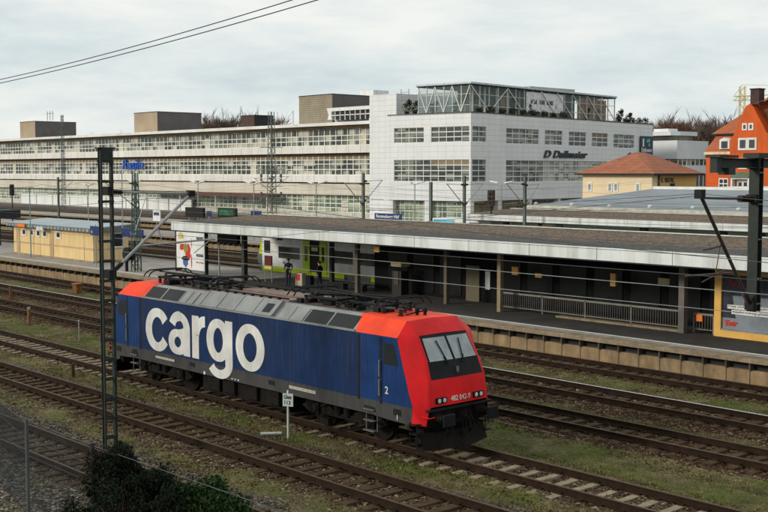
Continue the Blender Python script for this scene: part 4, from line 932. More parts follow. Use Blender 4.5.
# ------------------------------------------------------------------ white and lime train
T = thing('regional_train', 'silver-white regional train with lime doors and stripe behind the near platform', 'train', (-20, 27.7, 0))
xf = -37.6; y0, y1 = 26.25, 29.15
m = MB(); m.box(xf+.5, 10, y0, y1, 1.12, 3.5); m.prism([(y0, 3.5), (y0+.35, 3.95), (y1-.35, 3.95), (y1, 3.5)], 'x', xf+1.2, 10); m.build('body', trainwhite, T)
MB().box(xf+.5, 10, y0-.006, y1+.006, .72, 1.13).build('stripe', lime, T)
m = MB(); prof = [(xf+.5, 1.2), (xf-.15, 1.2), (xf-.3, 1.6), (xf-.05, 2.3), (xf+.35, 3.1), (xf+.9, 3.7), (xf+1.2, 3.9), (xf+1.2, 1.2)]; m.prism(prof, 'y', y0+.12, y1-.12); cabn = m.build('cab', M('cab_grey', (.12, .13, .14), .4, 0, .2, 1), T)
m = MB(); m.prism([(xf-.1, 1.9), (xf+.48, 1.9), (xf+.48, 2.9), (xf+.25, 2.9)], 'y', y0+.1, y0+.125); m.build('cab_lime_panel', lime, cabn)
MB().box(xf-.1, xf+.5, y0+.15, y1-.15, .4, 1.2).build('valance', M('valance', (.1, .1, .1), .6), T)
MB().box(xf+.6, 10, y0+.2, y1-.2, .25, .72).build('underframe', under, T)
for x0, x1, z0, z1 in ((-36.85, -36.1, 2.05, 2.95), (-35.1, -32.6, 1.75, 2.58), (-29.3, -26.8, 1.75, 2.58), (-26.4, -23.9, 1.75, 2.58), (-19, -16.5, 1.75, 2.58)):
    MB().box(x0, x1, y0-.012, y0, z0, z1).build('window', glassdark, T, bev=.003)
MB().box(-35.3, -34.6, y0-.01, y0, 3.02, 3.25).build('vent', black, T)
for dx in (-31.45, -21.8):
    d = MB().box(dx-.05, dx+1.9, y0-.008, y0+.01, 1.0, 3.3).build('doorway', black, T)
    for q in (dx-.75, dx+1.13):
        l = MB().box(q, q+.78, y0-.05, y0-.01, .85, 3.22).build('door', lime, T); MB().box(q+.24, q+.54, y0-.06, y0-.05, 1.7, 2.75).build('window', glassdark, l)
    MB().box(dx+.2, dx+.9, y0-.03, y0-.009, 2.45, 2.7).build('lamp', cream2, T)
text('482', .25, 'number', bluesign, T, (-34.6, y0-.012, 1.35), (1, 0, 0), (0, 0, 1), .001)
# ------------------------------------------------------------------ second and third platform
canopy('platform_canopy', 'shorter canopy with white fascia on the second platform', -34.7, 20, 44.6, 50.0, 4.02, 4.5, [(x, 46.0, colm, .4) for x in (-31, -25.5, -17.6, -11.2, -4.2, 3)]+[(x, 49, colg, .25) for x in (-30, -20, -10, 0)])
T = thing('green_train', 'pale green and cream railcar seen between the first and second canopy', 'train', (-20, 52.6, 0))
m = MB(); m.box(-30.5, 14, 51.1, 54.0, 1.0, 3.7); m.build('body', M('railcar', (.3, .42, .3), .5, 0, .3, .4), T); MB().box(-30.52, 14, 51.08, 54.02, 1.7, 2.7).build('window_band', M('railcar_glass', (.12, .17, .15), .2, 0, .8, .35), T); MB().box(-30, 13, 51.3, 53.8, .2, 1.0).build('underframe', under, T)
T = thing('waiting_room', 'white walled waiting room with a light blue panel at the end of the second canopy', 'building', (-36, 47.5, .76))
MB().box(-40, -33, 46.3, 48.8, .76, 3.95).build('wall', white, T); MB().box(-39.7, -37.2, 46.26, 46.3, 3.0, 3.85).build('panel', M('panel_cyan', (.1, .45, .6), .5), T); MB().box(-35.4, -34.1, 46.26, 46.3, 2.7, 3.7).build('window', glassdark, T)
T = thing('station_hall', 'low station hall with a wide grey metal roof in front of the yellow building', 'building', (-20, 70, .76))
E_ = [(-43.5, 62.5, 4.6), (10, 62.5, 4.45), (6, 76, 6.2), (-38, 76, 6.2)]
m = MB(); m.add(E_+[(a, b, c-.12) for a, b, c in E_], [(0, 1, 2, 3), (7, 6, 5, 4), (0, 4, 5, 1), (1, 5, 6, 2), (2, 6, 7, 3), (3, 7, 4, 0)]); rf = m.build('roof', M('hall_roof', (.2, .23, .25), .5, 0, .15, .3), T)
MB().bar((-43.6, 62.45, 4.55), (10, 62.45, 4.4), .14, .26).build('fascia', M('hall_fascia', (.5, .48, .4), .6), T)
MB().bar((-38, 76, 6.3), (6, 76, 6.3), .3, .3).build('ridge', white, T)
m = MB()
for x in np.arange(-42, 8, 4.4): m.lathe((x, 62.4, 4.75), [(.18, 0), (.2, .15), (.05, .25)], 10)
m.build('roof_lamp', white, T)
for x in np.arange(-41, 8, 6): MB().box(x-.15, x+.15, 64, 64.3, .76, 4.5).build('column', colm, T)
MB().box(-41, 5, 66.5, 75.5, .2, 4.9).build('wall', M('hall_wall', (.12, .11, .09), .8), T)

# ------------------------------------------------------------------ overhead line
def insul(m, p, q, r=.09, n=7):
    p, q = Vector(p), Vector(q)
    for i in range(n):
        a = p.lerp(q, (i+.1)/n); b = p.lerp(q, (i+.55)/n); m.rod(a, b, r, 10, r*.6)
    m.rod(p, q, r*.45, 8)
def battenmast(x, y, zb, zt, label, sep=.5, w=.16, dx=.24, mat=mastgreen, step=.95):
    T = thing('catenary_mast', label, 'mast', (x, y, zb), group='overhead line masts')
    for s in (-1, 1):
        m = MB(); yc = y+s*sep/2
        m.box(x-dx/2, x+dx/2, yc-s*.0-.012, yc+.012, zb, zt)
        for q in (-1, 1): m.box(x+q*dx/2-.012, x+q*dx/2+.012, min(yc, yc+s*w*.6), max(yc, yc+s*w*.6), zb, zt)
        m.build('channel', mat, T)
    m = MB(); z = zb+.5
    while z < zt: 
        for q in (-1, 1): m.box(x+q*(dx/2+.015)-.01, x+q*(dx/2+.015)+.01, y-sep/2-.05, y+sep/2+.05, z, z+.07)
        z += step
    m.build('batten', mat, T)
    m = MB(); m.box(x-dx/2-.03, x+dx/2+.03, y-sep/2-.12, y+sep/2+.12, zt-.02, zt+.02); m.box(x-.3, x+.3, y-.35, y+.35, zb-.1, zb+.1); m.build('cap_plate', mat, T)
    return T
T = battenmast(1.72, -7.1, -.3, 8.6, 'big dark green twin channel mast in front of the locomotive tail', sep=.31, w=.07, dx=.15, step=.57)
MB().box(1.6, 1.84, -7.27, -6.93, 8.25, 8.62).build('head_plate', mastgreen, T)
a = MB(); a.rod((1.6, -6.55, 5.28), (1.6, -4.2, 7.25), .05, 10); a.rod((1.6, -6.5, 7.33), (1.6, -4.2, 7.27), .032, 8); a.rod((1.6, -6.0, 5.75), (1.6, -3.35, 5.85), .028, 8); a.rod((1.6, -5.2, 5.78), (1.6, -5.35, 6.28), .015); a.rod((1.6, -6.1, 6.2), (1.6, -5.7, 7.3), .012)
a.rod((1.6, -3.5, 5.84), (1.6, -4.1, 5.45), .015)
ca = a.build('cantilever', tubes, T)
i_ = MB(); insul(i_, (1.6, -6.9, 5.0), (1.6, -6.55, 5.28), .085); insul(i_, (1.6, -7.0, 7.36), (1.6, -6.5, 7.33), .085); i_.build('insulator', M('insulator_dark', (.03, .02, .022), .3, 0, .3, 4), ca)
m = MB(); m.box(1.5, 1.7, -4.3, -4.1, 7.18, 7.36); m.box(1.4, 1.8, -7.05, -6.85, 4.85, 5.1); m.box(1.4, 1.8, -7.05, -6.95, 7.25, 7.5); m.build('clamp', black, ca)
# hanging post on the right with its beam
T = thing('catenary_portal', 'dark green beam with a hanging post and slanted arm at the right edge', 'mast', (16, 9, -.3), group='overhead line masts')
MB().box(15.8, 16.2, 8.3, 8.7, -.3, 8.5).build('column', mastgreen, T)
m = MB(); m.box(15.88, 16.12, 1.75, 8.4, 8.02, 8.04); m.box(15.88, 16.12, 1.75, 8.4, 8.24, 8.26); m.box(15.99, 16.01, 1.75, 8.4, 8.04, 8.24); m.build('beam', mastgreen, T)
m = MB(); m.box(15.8, 16.2, 1.5, 2.35, 8.27, 8.33); m.box(15.9, 16.1, 1.55, 1.75, 7.9, 8.3); m.box(15.85, 16.15, 2.0, 2.3, 7.85, 8.02); m.build('beam_end', mastgreen, T)
m = MB(); m.box(15.86, 16.14, 3.42, 3.44, 4.35, 8.3); m.box(15.86, 16.14, 3.62, 3.64, 4.35, 8.3); m.box(15.99, 16.01, 3.44, 3.62, 4.35, 8.3); m.box(15.78, 16.22, 3.25, 3.8, 8.27, 8.4); m.box(15.82, 16.18, 3.36, 3.4, 8.0, 8.27); ps_ = m.build('hanging_post', mastgreen, T)
a = MB(); a.rod((16, .99, 7.4), (16, 3.1, 4.85), .045, 10); a.rod((16, 1.0, 7.3), (16, 2.75, 7.25), .028, 8); a.rod((16, .45, 5.44), (16, 2.55, 5.4), .026, 8); a.rod((16, 1.15, 5.25), (16, 2.2, 5.5), .018); a.rod((16, 1.2, 6.03), (16, 2.0, 6.1), .022)
a.rod((16, 1.75, 5.45), (16, 1.95, 6.2), .012); ca = a.build('cantilever', M('arm_brown', (.06, .05, .045), .5, .4), T)
i_ = MB(); insul(i_, (16, 3.1, 4.85), (16, 3.42, 4.5), .09); insul(i_, (16, 2.75, 7.25), (16, 3.35, 7.24), .09); i_.build('insulator', M('insulator_dark', (.03, .02, .022)), ca)
m = MB(); m.box(15.9, 16.1, .9, 1.08, 7.28, 7.5); m.box(15.88, 16.12, 3.3, 3.5, 4.4, 4.62); m.box(15.88, 16.12, 3.25, 3.42, 7.15, 7.35); m.build('clamp', black, ca)
m = MB()
for z in (4.55, 5.2, 6.2, 7.1, 7.9):
    for yy in (3.47, 3.59): m.rod((15.84, yy, z), (16.16, yy, z), .018, 6)
m.build('bolt', tubes, ps_)['kind'] = 'stuff'
def slimmast(x, y, zt, label, r=.14, arms=(), zb=-.3, mat=mastfar, lattice=False):
    T = thing('catenary_mast', label, 'mast', (x, y, zb), group='overhead line masts')
    if lattice:
        for sx_, sy in ((-1, -1), (1, -1), (1, 1), (-1, 1)):
            MB().rod((x+sx_*r*1.5, y+sy*r*1.5, zb), (x+sx_*r*.8, y+sy*r*.8, zt), .05, 5).build('leg', mat, T)
        m = MB(); z = zb; k = 0
        while z < zt-.6:
            t0 = (z-zb)/(zt-zb); q = r*(1.5-.7*t0); s = 1 if k % 2 else -1
            for dx, dy in ((1, 0), (0, 1)):
                for e_ in (-1, 1): m.rod((x-s*q*dx+e_*q*dy, y-s*q*dy+e_*q*dx, z), (x+s*q*dx+e_*q*dy, y+s*q*dy+e_*q*dx, z+.6), .025, 4, cap=False)
            z += .6; k += 1
        m.build('lacing', mat, T)
    else:
        m = MB(); m.box(x-r, x+r, y-r*.7, y-r*.5, zb, zt); m.box(x-r, x+r, y+r*.5, y+r*.7, zb, zt); m.box(x-.02, x+.02, y-r*.5, y+r*.5, zb, zt); m.build('post', mat, T)
    for z, d in arms:
        a = MB(); a.rod((x, y, z-1.8), (x, y+d, z), .035, 6); a.rod((x, y, z-.1), (x, y+d, z-.02), .025, 6); a.rod((x, y+d*.4, z-1.5), (x, y+d*1.05, z-1.55), .022, 6); c_ = a.build('cantilever', tubes, T)
        q = MB(); insul(q, (x, y, z-1.8), (x, y+d*.16, z-1.5), .09, 4); insul(q, (x, y, z-.1), (x, y+d*.2, z-.09), .09, 4); q.build('insulator', brass, c_)
    return T
t = slimmast(-42.1, 19.9-1.2, 7.85, 'green lattice mast with tensioning wheels between the hut and the poster wall', .17, [(7.2, -2.4)], mat=M('mast_mid', (.05, .09, .075), .6), lattice=True, zb=.76)
m = MB(); m.lathe((-42.4, 18.1, 2.0), [(.5, -.08), (.52, 0), (.5, .08)], 20, 'y'); m.lathe((-42.1, 18.3, 1.9), [(.3, -.1), (.32, 0), (.3, .1)], 16, 'y'); m.build('tension_wheel', black, t)
m = MB(); m.rod((-42.6, 18.2, .76), (-42.6, 18.2, 1.6), .12); m.rod((-41.6, 18.3, .9), (-41.6, 18.3, 3.0), .05); m.build('weight', black, t)
slimmast(-85, 80, 6.6+2, 'thin mast left of the tall floodlight mast', .12) if False else None
slimmast(-177.9, 80, 19, 'very tall thin mast at the far left in front of the long building', .22, (), lattice=True)
slimmast(-165, 84, 10.5, 'short far mast right of the very tall thin mast', .16, (), mat=mastfar) if False else None
t = slimmast(-82.0, 60, 15.2, 'tall lattice mast with many arms in front of the long building', .3, [(7.2, -2.6), (7.4, 2.6), (8.6, 1.6)], lattice=True)
m = MB()
for z, d in ((10.9, 1.0), (13.0, .0), (8.2, 1.2), (6.2, .9), (5.2, 1.1), (4.4, .8)): m.bar((-82-d, 60-d, z), (-82+d, 60+d, z), .07, .07)
for z in (6.6, 7.2, 5.0, 4.2): 
    for d in (-.9, .8): m.lathe((-82+d, 60+d, z), [(.12, 0), (.16, .25), (.12, .5)], 8)
m.build('crossarm', mastfar, t)
slimmast(-35.9, 35, 7.85, 'mast behind the near canopy just left of the white building', .11, [(7.1, -1.9), (7.3, 2.0)])
slimmast(-28.4, 35, 7.2, 'mast behind the near canopy in front of the left face of the white building', .11, [])
slimmast(-33.0, 43.2, 7.6, 'mast standing left of the signal before the white building', .11, [(7.0, -2.0), (7.0, 2.2)])
slimmast(-26.6, 43.2, 7.6, 'mast right of the signal, left of the yellow building', .11, [(7.1, -2.1), (7.0, 1.6)])
slimmast(-98, 40, 7.3, 'mast beyond the hut roof at the far left', .13, [(6.9, 2.0)])
def wire(pts, name, label, r=.012, mat=M('wire', (.06, .065, .065), .5, .5), n=24, group='overhead wires'):
    """pts: straight pieces; sag given per span"""
    m = MB(); rr = []
    for (a, b, sag) in pts:
        a, b = Vector(a), Vector(b); prev = a
        for i in range(1, n+1):
            t = i/n; p = a.lerp(b, t); p.z -= 4*sag*t*(1-t); m.rod(prev, p, r, 4, cap=False); prev = p
    return tag(m.build(name, mat, fixn=False), label, 'wire', group)
pw = M('wire_pale', (.22, .24, .24), .45, .6)
wire([((1.6, -4.1, 7.25), (62, -4.1, 7.25), 1.12), ((-58, -4.1, 7.25), (1.6, -4.1, 7.25), 1.12)], 'overhead_wire', 'messenger wire passing over the white fascia from the big green mast', .010)
wire([((-58, -4.1, 5.62), (62, -4.1, 5.66), -.06)], 'overhead_wire', 'upper of two pale wires crossing the dark space under the canopy', .009, pw)
wire([((-58, -4.1, 5.05), (62, -4.1, 5.4), -.05)], 'overhead_wire', 'lower of two pale wires crossing the dark space under the canopy', .009, pw)
wire([((16, 1, 7.4), (72, 1, 7.4), 1.1), ((-44, 0, 7.4), (16, 1, 7.4), 1.1)], 'overhead_wire', 'messenger wire held by the slanted arm at the right', .009)
wire([((-60, 0, 5.5), (70, .5, 5.5), 0)], 'overhead_wire', 'contact wire above the locomotive', .010)
for i, (y, s0) in enumerate(((5.95, -30), (10.1, -25), (14.7, -42), (27.7, -36), (32.3, -36), (42.3, -33), (52.6, -82), (57, -82))):
    for z, sg, r in ((7.2, 1.1, .009), (5.5, 0, .010)):
        wire([((s0-60*k, y, z), (s0+60-60*k, y, z), sg) for k in (-1, 0, 1)], 'overhead_wire', ('messenger' if z > 6 else 'contact')+' wire over the '+('first', 'second', 'third', 'fourth', 'fifth', 'sixth', 'seventh', 'eighth')[i]+' track behind the locomotive', r)
# two feeder lines high up
def feeder(f, label):
    m = MB(); xs = np.linspace(-70, 34, 60); pr_ = None
    for x in xs:
        p = (x, -8, f(x))
        if pr_: m.rod(pr_, p, .012, 5, cap=False)
        pr_ = p
    tag(m.build('feeder_cable', M('wire', (.06, .065, .065)), fixn=False), label, 'cable', 'feeder cables in the sky')
feeder(lambda x: 10.9+.0405*x+.0015*x*x, 'upper of the two cables crossing the sky')
feeder(lambda x: 10.79+.0395*x+.00125*x*x, 'lower of the two cables crossing the sky')
# stay wires of the right arm
wire([((16, 1, 7.35), (-2, 1.5, 5.6), .0)], 'stay_wire', 'thin stay wire running down left from the tip of the slanted arm', .01)

# ------------------------------------------------------------------ platform lamps, signals, displays
def lamp(x, y, z0, zt, label):
    T = thing('platform_lamp', label, 'lamp', (x, y, z0), group='double armed platform lamps')
    MB().rod((x, y, z0), (x, y, zt), .07, 8, .05).build('pole', tubes, T)
    for s in (-1, 1):
        m = MB(); m.bar((x, y, zt-.15), (x+s*.9, y, zt+.12), .05, .05); m.build('arm', tubes, T)
        m = MB(); m.prism([(x+s*.5, zt+.02), (x+s*1.6, zt+.22), (x+s*1.6, zt+.3), (x+s*.5, zt+.16)], 'y', y-.16, y+.16); m.build('lamp_head', white, T)
for x, y, zt, z0, lb in ((-104, 47, 6.2, .76, 'lamp left of the big green mast'), (-92, 47, 6.7, .76, 'lamp between the big green mast and the lattice mast'), (-78.1, 47, 6.7, .76, 'lamp above the black display on the second platform'),
        (-67.4, 47, 6.7, .76, 'lamp left of the tall lattice mast'), (-56.9, 47, 6.75, .76, 'lamp right of the tall lattice mast'), (-63, 66, 6.6, .76, 'lamp before the left face of the white building'), (-49.8, 66, 6.7, .76, 'lamp near the corner of the white building')):
    lamp(x, y, z0, zt, 'double armed platform '+lb)
def signal(x, y, z0, zt, label, mt=black):
    T = thing('railway_signal', label, 'signal', (x, y, z0), group='railway signals'); MB().rod((x, y, z0), (x, y, zt-.2), .07).build('post', darkgrey, T)
    h = MB().box(x-.3, x+.3, y-.15, y+.15, zt-1.3, zt).build('head', mt, T, bev=.03); m = MB()
    for z in (-.3, -.65, -1.0): m.lathe((x, y-.15, zt+z), [(.1, 0), (.1, -.12)], 8, 'y')
    m.build('lens', darkgrey, h)
signal(-32.9+.6, 45.6-.0, 3.9, 6.45, 'dark signal standing behind the second canopy before the white building', M('signal_brown', (.05, .03, .025), .7))
signal(-95.3, 33, -.3, 6.5, 'black signal at the far left above the hut')
for x0, x1, z0, z1, gl, lb in ((-80.6, -76.9, 2.85, 3.95, False, 'black departure display left of the green one'), (-74, -70.6, 3.0, 4.05, True, 'departure display glowing green behind the near canopy')):
    T = thing('departure_display', lb, 'display', ((x0+x1)/2, 47, .76), group='displays on the second platform')
    c_ = MB().box(x0, x1, 46.85, 47.15, z0, z1).build('case', black, T, bev=.03)
    for x in (x0+.6, x1-.6): MB().rod((x, 47, .76), (x, 47, z0), .06).build('leg', tubes, T)
    if gl: MB().box(x0+.3, x1-.3, 46.83, 46.85, z0+.25, z1-.2).build('screen', M('screen_green', (.02, .12, .05), .4, 0, .8, 3), c_)
def bsign(x0, x1, y, z0, z1, body, label):
    T = thing('station_sign', label, 'sign', ((x0+x1)/2, y, .76), group='blue station signs'); p = MB().box(x0, x1, y-.05, y+.05, z0, z1).build('panel', bluelet if False else bluesign, T)
    for x in (x0+.3, x1-.3): MB().rod((x, y, .76), (x, y, z0), .04).build('leg', tubes, T)
    if body: text(body, .5, 'sign_text', white, p, (x0+.25, y-.06, z0+.15), (1, 0, 0), (0, 0, 1), .002, 0, .01, (x1-x0-.5, (z1-z0)*.6))
bsign(-68.2, -66.4, 47.2, 3.2, 3.85, '', 'small blue sign right of the green display')
bsign(-49.9, -46.2, 48.5, 3.4, 4.05, 'Regensburg Hbf', 'long blue station name sign above the near canopy roof')
bsign(-76.6, -75.8, 47.2, 3.0, 3.6, '', 'tiny blue sign between the two displays')
T = thing('notice_board', 'white notice board with blue writing on the second platform', 'sign', (-86, 46.5, .76)); MB().box(-87.0, -85.4, 46.45, 46.55, 2.2, 3.5).build('panel', white, T); MB().box(-86.8, -85.6, 46.43, 46.45, 2.9, 3.2).build('print', bluesign, T); MB().rod((-86.2, 46.5, .76), (-86.2, 46.5, 2.2), .05).build('post', tubes, T)

# ------------------------------------------------------------------ long office building on the left
BY, BX1, BX0 = 105.0, -113.6, -300.0
T = thing('long_office_building', 'long cream and white office block with ribbon windows behind the tracks', 'building', (-190, 112, -.3))
def wbox(z0, z1, y0, name, mat): return MB().box(BX0, BX1, y0, 124, z0, z1).build(name, mat, T)
wbox(-.4, .9, 105.0, 'plinth', M('plinth_pale', (.5, .48, .42), .8)); wbox(3.9, 5.85, 104.7, 'wall', M('cream_band', (.66, .62, .53), .8, 0, .1, .1, (.45, .37, .26), .5, streak=True)); wbox(6.1, 7.35, 104.3, 'spandrel', spand); wbox(11.2, 12.5, 104.3, 'spandrel', spand)
MB().box(BX0, BX1, 105.6, 124, 5.85, 6.1).build('ledge', darkgrey, T)
MB().box(BX0, BX1, 105.05, 124, 10.75, 11.2).build('ledge', M('shadow_line_brown', (.1, .07, .045), .8), T)  # set-back strip; its dark brown paints the shadow line below the spandrel
MB().box(BX0, BX1, 105.9, 124, .85, 16.0).build('wall', M('inner_wall', (.2, .18, .14), .8), T)
MB().box(BX0, BX1, 103.7, 125, 15.95, 16.5).build('roof', M('roof_edge', (.75, .76, .73), .7, 0, .1, .1, (.4, .38, .34), .5), T)
MB().box(BX0, BX1, 104.4, 105.9, 15.6, 15.949).build('soffit', M('soffit_brown', (.2, .13, .075), .8, 0, .3, .2), T)
rng = random.Random(3)
def ribbon(z0, z1, rows, y, bay, glass, n, topc=None):
    h = (z1-z0)/len(rows)
    for k in range(n):
        x1 = BX1-.25-k*6.4; x0 = x1-6.4
        m = MB(); nb = int(6.4/bay)
        for i in range(nb): x = x0+i*bay; m.box(x-.085, x+.085, y-.09, y+.05, z0, z1)
        z = z0
        for i, r in enumerate(rows):
            m.box(x0, x1-.001, y-.085, y+.049, z-.07, z+.075); z += r
        m.box(x0, x1-.001, y-.085, y+.049, z1-.06, z1)
        w_ = m.build('window', frm, T)
        MB().box(x0, x1, y+.0, y+.04, z0, z1).build('pane', glass, w_)
        if topc: MB().box(x0, x1, y-.05, y-.0, z1-topc, z1-.06).build('blind', blind, w_)
        if rng.random() < .25:
            i = rng.randrange(nb); MB().box(x0+i*bay+.1, x0+(i+1)*bay-.1, y-.03, y-.0, z0+.1, z1-.9).build('blind', M('pale_blind', (.55, .52, .42), .8), w_)
    return h
ribbon(12.55, 15.55, [.85, .85, 1.3], 105.5, 1.6, g_long, 26)
ribbon(7.4, 10.8, [.95, .95, .75, .75], 105.4, 1.6, g_long, 26, .62)
ribbon(.9, 3.85, [.75, .75, .75, .7], 105.5, 1.6, g_low, 26)
# white panels standing before the ground floor on the left
ORD = ['first', 'second', 'third', 'fourth', 'fifth', 'sixth', 'seventh', 'eighth', 'ninth', 'tenth', 'eleventh', 'twelfth', 'thirteenth', 'fourteenth']
for i in range(9):
    x = -170-i*9.0
    tag(MB().box(x-8.6, x, 104.1, 104.35, -.2, 2.3).build('site_hoarding', white), 'white hoarding panel at the foot of the long building, '+ORD[8-i]+' from the left', 'hoarding', 'white hoarding panels')
def roofbox(x0, x1, y0, y1, z1, label, m1=box_clad, m2=box_dark, extra=None):
    T = thing('roof_plant_room', label, 'roof structure', ((x0+x1)/2, (y0+y1)/2, 16.45), group='plant rooms on the long building')
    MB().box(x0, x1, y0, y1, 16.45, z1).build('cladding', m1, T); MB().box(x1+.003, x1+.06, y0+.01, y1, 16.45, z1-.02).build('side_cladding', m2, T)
    MB().box(x0-.08, x1+.12, y0-.08, y1+.08, z1, z1+.12).build('coping', darkgrey, T); return T
roofbox(-138.9, -129.2, 108, 119.5, 21.8, 'largest tan plant room, next to the white building')
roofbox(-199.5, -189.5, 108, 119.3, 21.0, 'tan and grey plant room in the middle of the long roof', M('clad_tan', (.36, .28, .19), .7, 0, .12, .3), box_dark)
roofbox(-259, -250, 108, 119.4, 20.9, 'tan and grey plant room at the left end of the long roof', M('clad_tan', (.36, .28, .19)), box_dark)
roofbox(-157.6, -153.2, 108, 112.6, 18.9, 'small dark red-brown box on the long roof behind the lattice mast', M('clad_maroon', (.06, .03, .025), .7), darkgrey)
T = thing('cooling_unit', 'pale cooling unit with dark louvres beside the largest plant room', 'cooling unit', (-121, 106, 16.45))
MB().box(-126, -115.4, 105, 107.6, 18.5, 19.1).build('hood', white, T); MB().box(-125.3, -115.4, 105.3, 107.4, 17.1, 18.5).build('louvres', darkgrey, T)
m = MB(); 
for x in np.arange(-125, -115.4, 1.35): m.box(x, x+.12, 105.15, 105.3, 16.9, 18.6)
m.box(-126, -115.4, 105.15, 105.28, 17.7, 17.85); m.build('frame', white, T)
for x in (-125, -116): MB().box(x-.15, x+.15, 105.4, 107, 16.45, 17.1).build('leg', white, T)
MB().prism([(-127.4, 19.1), (-125.9, 19.1), (-126.2, 17.8), (-126.0, 17.1), (-127.2, 17.1), (-126.9, 17.9)], 'y', 105.3, 106.6).build('intake', white, T)
T = thing('rooftop_building', 'pale low building far behind the largest plant room', 'building', (-130, 130, 0)); MB().box(-138, -100, 128, 140, 0, 22.6).build('wall', M('far_grey', (.35, .36, .37), .8), T); MB().box(-142.6, -138.5, 126, 130, 0, 23.9).build('tower', white, T)
m = MB(); m.path([(-151, 112, 16.4), (-151, 112, 19.6)], .04); m.path([(-142, 109, 16.4), (-142, 109, 19.4)], .05); m.path([(-144, 109, 16.4), (-144, 109, 17.9), (-142, 109, 19.3)], .03)
tag(m.build('roof_aerial', mastfar), 'thin metal frame left of the largest plant room', 'aerial')
T = thing('roof_aerial', 'small cluster of antennas on the left plant room', 'aerial', (-245, 110, 21)); m = MB()
for x in (-247, -245.5, -244): m.rod((x, 110, 21), (x, 110, 23.4), .07)
m.bar((-247.6, 110, 22.8), (-243.6, 110, 22.8), .08, .08); m.build('antenna', mastfar, T)
T = thing('wall_lettering', 'blue lettering mounted on the ribbon windows of the long building', 'sign', (-192, 104.6, 8.5))
text('Resilo', 3, 'letters', bluelet, T, (-199.4, 104.9, 8.5), (1, 0, 0), (0, 0, 1), .12, .1, .05, (9.2, 2.2))
T = thing('canopy_of_entrance', 'dark red underside canopy over the ground floor of the long building', 'canopy', (-155, 103, 3)); MB().box(-185, -140, 101.8, 104.5, 3.3, 3.75).build('roof', M('entr_roof', (.13, .05, .04), .7), T); 
for x in (-184, -171, -158, -141): MB().rod((x, 102.1, -.2), (x, 102.1, 3.3), .12).build('post', white, T)
# pilaster wall between both buildings
tag(MB().box(-113.5, -106.9, 103.2, 118, -.4, 20.6).build('stair_tower', tilem), 'white tiled stair tower between the long building and the white building', 'tower')

# ------------------------------------------------------------------ white tiled building on the right
RZ = math.atan2(2.35, 16.44)
T = thing('white_office_building', 'white tiled office building with a glass penthouse on its roof', 'building', (-91.25, 104.35, 0), RZ)
def LB(name, mat, *bs, par=None, **k):
    m = MB()
    for b in bs: m.box(*b)
    return m.build(name, mat, par or T, local=True, **k)
Lx = 16.6
def facade(u_len, rects, z0, z1, plane):
    """wall sheet with openings: columns of boxes around rects (u0,u1,z0,z1)"""
    us = sorted({0, u_len, *[r[0] for r in rects], *[r[1] for r in rects]}); m = MB()
    for a, b in zip(us, us[1:]):
        mid = (a+b)/2; holes = sorted([(r[2], r[3]) for r in rects if r[0] < mid < r[1]]); z = z0
        for h0, h1 in holes+[(z1, z1)]:
            if h0 > z: 
                if plane == 'l': m.box(-u_len+a, -u_len+b, 0, .4, z, h0)
                else: m.box(-.4, 0, max(a, .4) if a == 0 else a, b, z, h0)
            z = h1
    return m.build('wall', tilem, T, local=True)
lr_ = [(1.36, 7.45, 12.55, 14.95), (8.9, 16.3, 12.55, 14.95), (1.36, 16.3, 6.4, 9.85)]
rr_ = [(.4, 4.1, 12.55, 14.95), (9.6, 19.2, 12.45, 14.9), (21.05, 26.6, 12.45, 14.9), (28.7, 34.5, 12.4, 14.85), (36.5, 42.2, 12.4, 14.85), (44.3, 52.2, 12.3, 14.8), (.4, 4.1, 6.4, 9.85), (9.6, 42, 6.3, 9.8)]
facade(Lx, lr_, 3.4, 17, 'l'); facade(59.6, rr_, 3.4, 17, 'r')
LB('wall', tilem, (-Lx, -.4, .41, .8, 3.4, 3.8), (-.8, -.41, .8, 59.6, 3.4, 3.8))
LB('core_wall', M('room_dark', (.1, .1, .09), .8), (-Lx+.1, -1.1, 1.1, 59.0, -.4, 16.8))
LB('roof', M('roof_membrane', (.3, .3, .29), .8), (-Lx, 0, 0, 59.6, 16.85, 16.98))
LB('parapet', M('parapet_dark', (.05, .055, .05), .7), (-Lx, .02, -.02, .3, 17.0, 17.14), (-.3, .02, .3, 59.6, 17.0, 17.14))
def win(plane, u0, u1, z0, z1, nc, nr, glass):
    def BX(a, b, d0, d1, c, d): return (-Lx+a, -Lx+b, d0, d1, c, d) if plane == 'l' else (-d1, -d0, a, b, c, d)
    m = []
    for i in range(nc+1): u = u0+(u1-u0)*i/nc; m.append(BX(max(u0, u-.055), min(u1, u+.055), .1, .25, z0, z1))
    for i in range(nr+1): z = z0+(z1-z0)*i/nr; m.append(BX(u0, u1, .11, .25, max(z0, z-.075), min(z1, z+.075)))
    w_ = LB('window', frmw, *m); LB('pane', glass, BX(u0, u1, .2, .3, z0, z1), par=w_)
    LB('blind', blind, BX(u0, u1, .17, .199, z1-(z1-z0)/nr, z1), par=w_) if glass is not g_pale and random.Random(u0+z0).random() < .35 else None
win('l', 1.36, 7.45, 12.55, 14.95, 4, 3, g_white); win('l', 8.9, 16.3, 12.55, 14.95, 5, 3, g_white); win('l', 1.36, 8.8, 6.4, 9.85, 5, 4, g_white); win('l', 8.8, 16.3, 6.4, 9.85, 5, 4, g_white)
win('r', .4, 4.1, 12.55, 14.95, 2, 3, g_white); win('r', .4, 4.1, 6.4, 9.85, 2, 4, g_white); win('r', 9.6, 19.2, 12.45, 14.9, 5, 3, g_white)
for a, b, z0, z1 in ((21.05, 26.6, 12.45, 14.9), (28.7, 34.5, 12.4, 14.85), (36.5, 42.2, 12.4, 14.85)): win('r', a, b, z0, z1, 3, 3, g_white)
